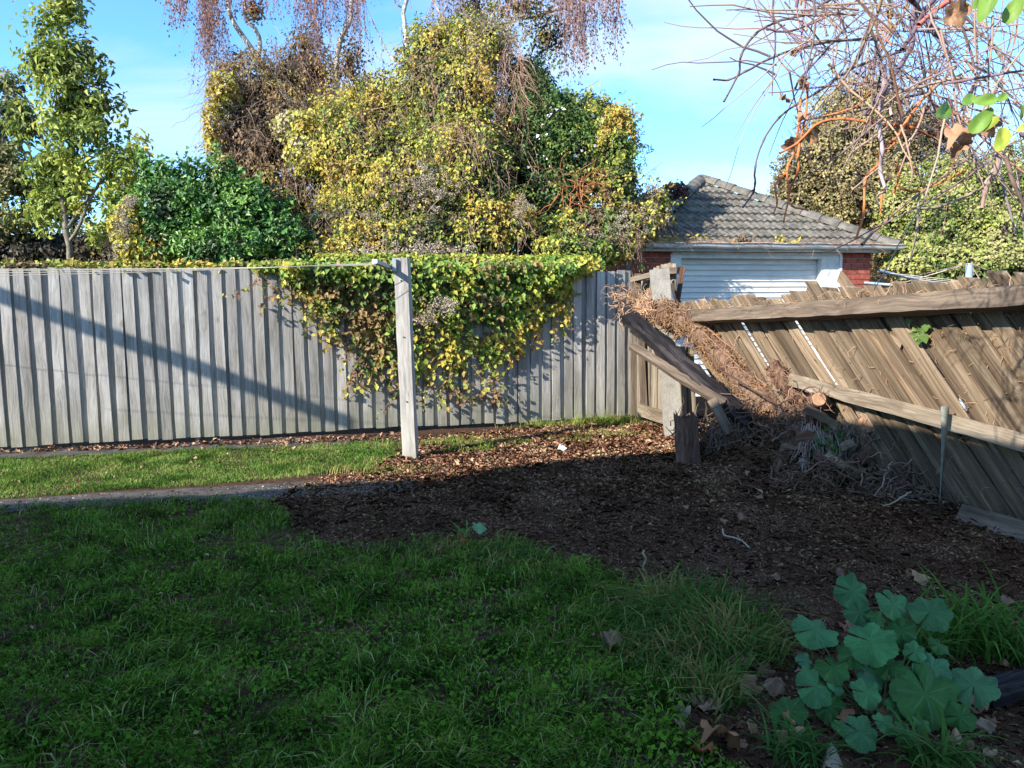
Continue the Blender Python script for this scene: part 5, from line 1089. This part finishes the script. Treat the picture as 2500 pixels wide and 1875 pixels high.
arch('grass_tuft', 'small wiry grass tuft on the mulch left of mallow', (1870, 1600), 60, .13, .08, (.13, .15, .05), .003)
arch('grass_tuft', 'small grass tuft at the shaded lawn corner near dead leaves', (1730, 1640), 70, .15, .08, (.06, .14, .03), .004)
arch('grass_tuft', 'light green sprig of grass lying at the lawn edge', (1130, 1312), 22, .16, .03, (.16, .28, .07), .004)
for k_, (x_, y_, n_) in enumerate(((1400, 1042, 26), (1455, 1036, 40), (1512, 1034, 30))):
    arch('grass_tuft', ('wispy grass tuft at the right end of the back fence, leftmost of three', 'wispy grass tuft at the right end of the back fence, middle of three', 'wispy grass tuft at the right end of the back fence, by the corner')[k_], (x_, y_), n_, .34, .07, (.22, .27, .05), .0045)
bigleaf('mallow_leaf', 0, 0, 0, .10, 0, 0, (.13, .27, .12), None, M_MALLOW, 'lobed', .3, mw=Matrix.Translation(G(1172, 1322)+Vector((0, 0, .05))) @ Euler((.6, .2, .4)).to_matrix().to_4x4())
meta([o for o in col.objects if o.name == 'mallow_leaf'][0], 'single green leaf fallen where the lawn meets the mulch', 'leaf')
# individual dead leaves
LV = [((1143, 1326), .10, (.32, .09, .06), 'curled dark red leaf at the lawn edge beside the green leaf'),
      ((1492, 1595), .13, (.34, .22, .20), 'large pinkish brown dead leaf in the lawn'), ((1490, 1570), .08, (.42, .20, .10), 'orange brown dead leaf just behind the pinkish one'),
      ((1770, 1790), .20, (.42, .24, .15), 'biggest curled orange brown leaf at the lawn corner'), ((1700, 1740), .13, (.38, .27, .21), 'pale brown dead leaf left of the biggest curled leaf'),
      ((1740, 1850), .12, (.36, .14, .08), 'rust red dead leaf at the bottom edge of the picture'), ((1890, 1800), .13, (.42, .29, .20), 'tan dead leaf under the left mallow leaves'),
      ((2040, 1850), .17, (.36, .31, .28), 'large grey dead leaf below the mallow'), ((2215, 1395), .12, (.48, .33, .22), 'pale tan leaf on mulch behind the mallow, left one'), ((2265, 1425), .13, (.50, .35, .24), 'broad tan leaf just above the mallow beside the grass'),
      ((2470, 1690), .18, (.45, .25, .17), 'large brown leaf by the right edge below the grass'), ((2400, 1740), .10, (.42, .30, .23), 'small tan leaf at the right beside the mallow'),
      ((1860, 1705), .12, (.36, .25, .18), 'brown dead leaf standing on edge left of the mallow'), ((1800, 1640), .10, (.36, .24, .18), 'crumpled leaf between the lawn corner and the mallow'),
      ((2340, 1800), .11, (.42, .30, .22), 'tan leaf near the bottom right under the mallow'), ((330, 1548), .055, (.30, .19, .13), 'small brown leaf alone on the left lawn'), ((2180, 1700), .12, (.34, .22, .15), 'brown leaf glimpsed under the middle of the mallow'),
      ((860, 1522), .05, (.32, .20, .11), 'tiny tan leaf on the middle of the shaded lawn')]
def ground_leaf(xy_, s, c, label, grp=None):
    g_ = G(*xy_); g_.z = gz(g_.x, g_.y)+.035
    o = bigleaf('dead_leaf', 0, 0, 0, s*.78, 0, 0, c, None, M_LITTER, 'lobed', .95, mw=Matrix.Translation(g_) @ Euler((R.gauss(.25, .3), R.gauss(0, .3), R.uniform(0, 6.3))).to_matrix().to_4x4())
    return meta(o, label, 'leaf', grp)
for a_ in LV: ground_leaf(a_[0], a_[1], tuple(q*w_ for q, w_ in zip(a_[2], (.7, .62, .5))), a_[3])
for _ in range(46):
    px = R.uniform(1650, 2500); py = R.uniform(1640, 1870) if R.random() < .7 else R.uniform(1380, 1650)
    if px < 1900 and py < 1600: continue
    kc = R.randrange(4); wh = 'between the lawn and the mallow' if px < 1880 else ('on the ground right of the mallow' if px > 2420 else ('on the soil above the mallow' if py < 1640 else 'under the mallow leaves'))
    ground_leaf((px, py), R.uniform(.04, .10), vary(((.26, .17, .11), (.24, .12, .07), (.18, .11, .07), (.25, .17, .11))[kc], .2), 'crumpled '+('tan', 'rusty', 'dark brown', 'pale')[kc]+' dead leaf '+wh, 'dead leaves around the mallow')
for _ in range(34):
    px = R.uniform(1300, 2350); py = R.uniform(1130, 1420)
    if px < 1700 and py > 1330: continue
    ground_leaf((px, py), R.uniform(.04, .09), vary((.20, .12, .08), .3), ('small dry leaf on the mulch near the root heap' if px > 1800 and py < 1260 else ('small dry leaf on the mulch in front of the rotten stub' if py < 1230 else 'small dry leaf on the dark mulch before the mallow')), 'dry leaves on the mulch')
P_ = np.array([tuple(P(2030+R.gauss(0, 22), 1100+R.gauss(0, 26), 6.0)) for _ in range(110)])
meta(leaves('ivy', P_, np.tile((-.2, -1, .4), (len(P_), 1)), .07, palette(P_, [(.03, .07, .02), (.06, .14, .03)], 2), M_GLOSS, None, .6, .4, .4), 'dark green ivy leaves growing in the hollow of the heap', 'ivy')
stick((1574, 1342, 4.05), (1571, 1408, 4.0), .007, (.26, .22, .12), 'short upright stake stalk at the edge of the lawn', name='stake')
log = beam('fallen_branch', G(2400, 1720)+Vector((0, 0, .04)), G(2560, 1690)+Vector((0, 0, .06)), .07, .07, M_DARKW, Vector((0, 0, 1)), None, 6, .006); meta(log, 'dark bare branch lying at the right edge beside the mallow', 'branch')

# ------------------------------------------------------------------ WHAT CASTS THE SHADE: unseen house left of and behind the camera, and an added beam beyond the fence
HZ = 3.7; tt = HZ/math.tan(SUN_EL)
edge = [(-900, 1262), (-400, 1243), (0, 1226), (500, 1208), (800, 1184), (1085, 1171), (1210, 1144), (1492, 1115), (1650, 1110)]
top = [G(*p)-SAZ*tt for p in edge]  # roof outline traced from the lawn's shade edge back towards the sun
for (p, z_) in ((Vector((2.25, 7.0, 0)), .40), (Vector((2.9, 5.6, 0)), .52), (Vector((3.1, 4.35, 0)), .58)):
    top.append(p-SAZ*((HZ-z_)/math.tan(SUN_EL)))
last = top[-1]; ring = [(p.x, p.y) for p in top]+[(last.x+.1, -3.0), (last.x+.1, -5), (-13, -5), (-13, top[0].y)]
hs_ = empty('house', (-8, -4, 0), 'flat eaved house left behind the camera whose shade covers the lawn', 'house')
n = len(ring)
link('roof', pymesh('roof', [(x, y, HZ) for x, y in ring]+[(x, y, HZ-.15) for x, y in ring], [tuple(range(n))]+[tuple(range(2*n-1, n-1, -1))]+[(i, i+n, (i+1) % n+n, (i+1) % n) for i in range(n)]), M_TILE, hs_)
link('wall', pymesh('wall', [(x-.35, y-.45, z_) for z_ in (0, HZ-.16) for x, y in ring], [(i, (i+1) % n, (i+1) % n+n, i+n) for i in range(n)]), M_WHITE, hs_)  # walls kept white to bounce light into the shade
# unseen beam and post added to cast the slanting shadow on the fence
a = FP(0, 722); b = FP(880, 1042); Zb = 3.9
a2 = a-SUN*((Zb-a.z)/abs(SUN.z))*1.0; b2 = b-SUN*((Zb-b.z)/abs(SUN.z))
dirb = (a2-b2).normalized(); a3 = a2+dirb*3.0
pg = empty('shade_beam', Vector((a3.x, a3.y, 0)), 'unseen timber beam added out of frame at left to shade the fence', 'beam')
beam('beam', b2, a3, .12, .12, M_GREY, Vector((0, 0, 1)), pg, 6); beam('post', Vector((a3.x, a3.y, 0)), a3-Vector((0, 0, .08)), .12, .12, M_GREY, Vector((0, 1, 0)), pg, 4)
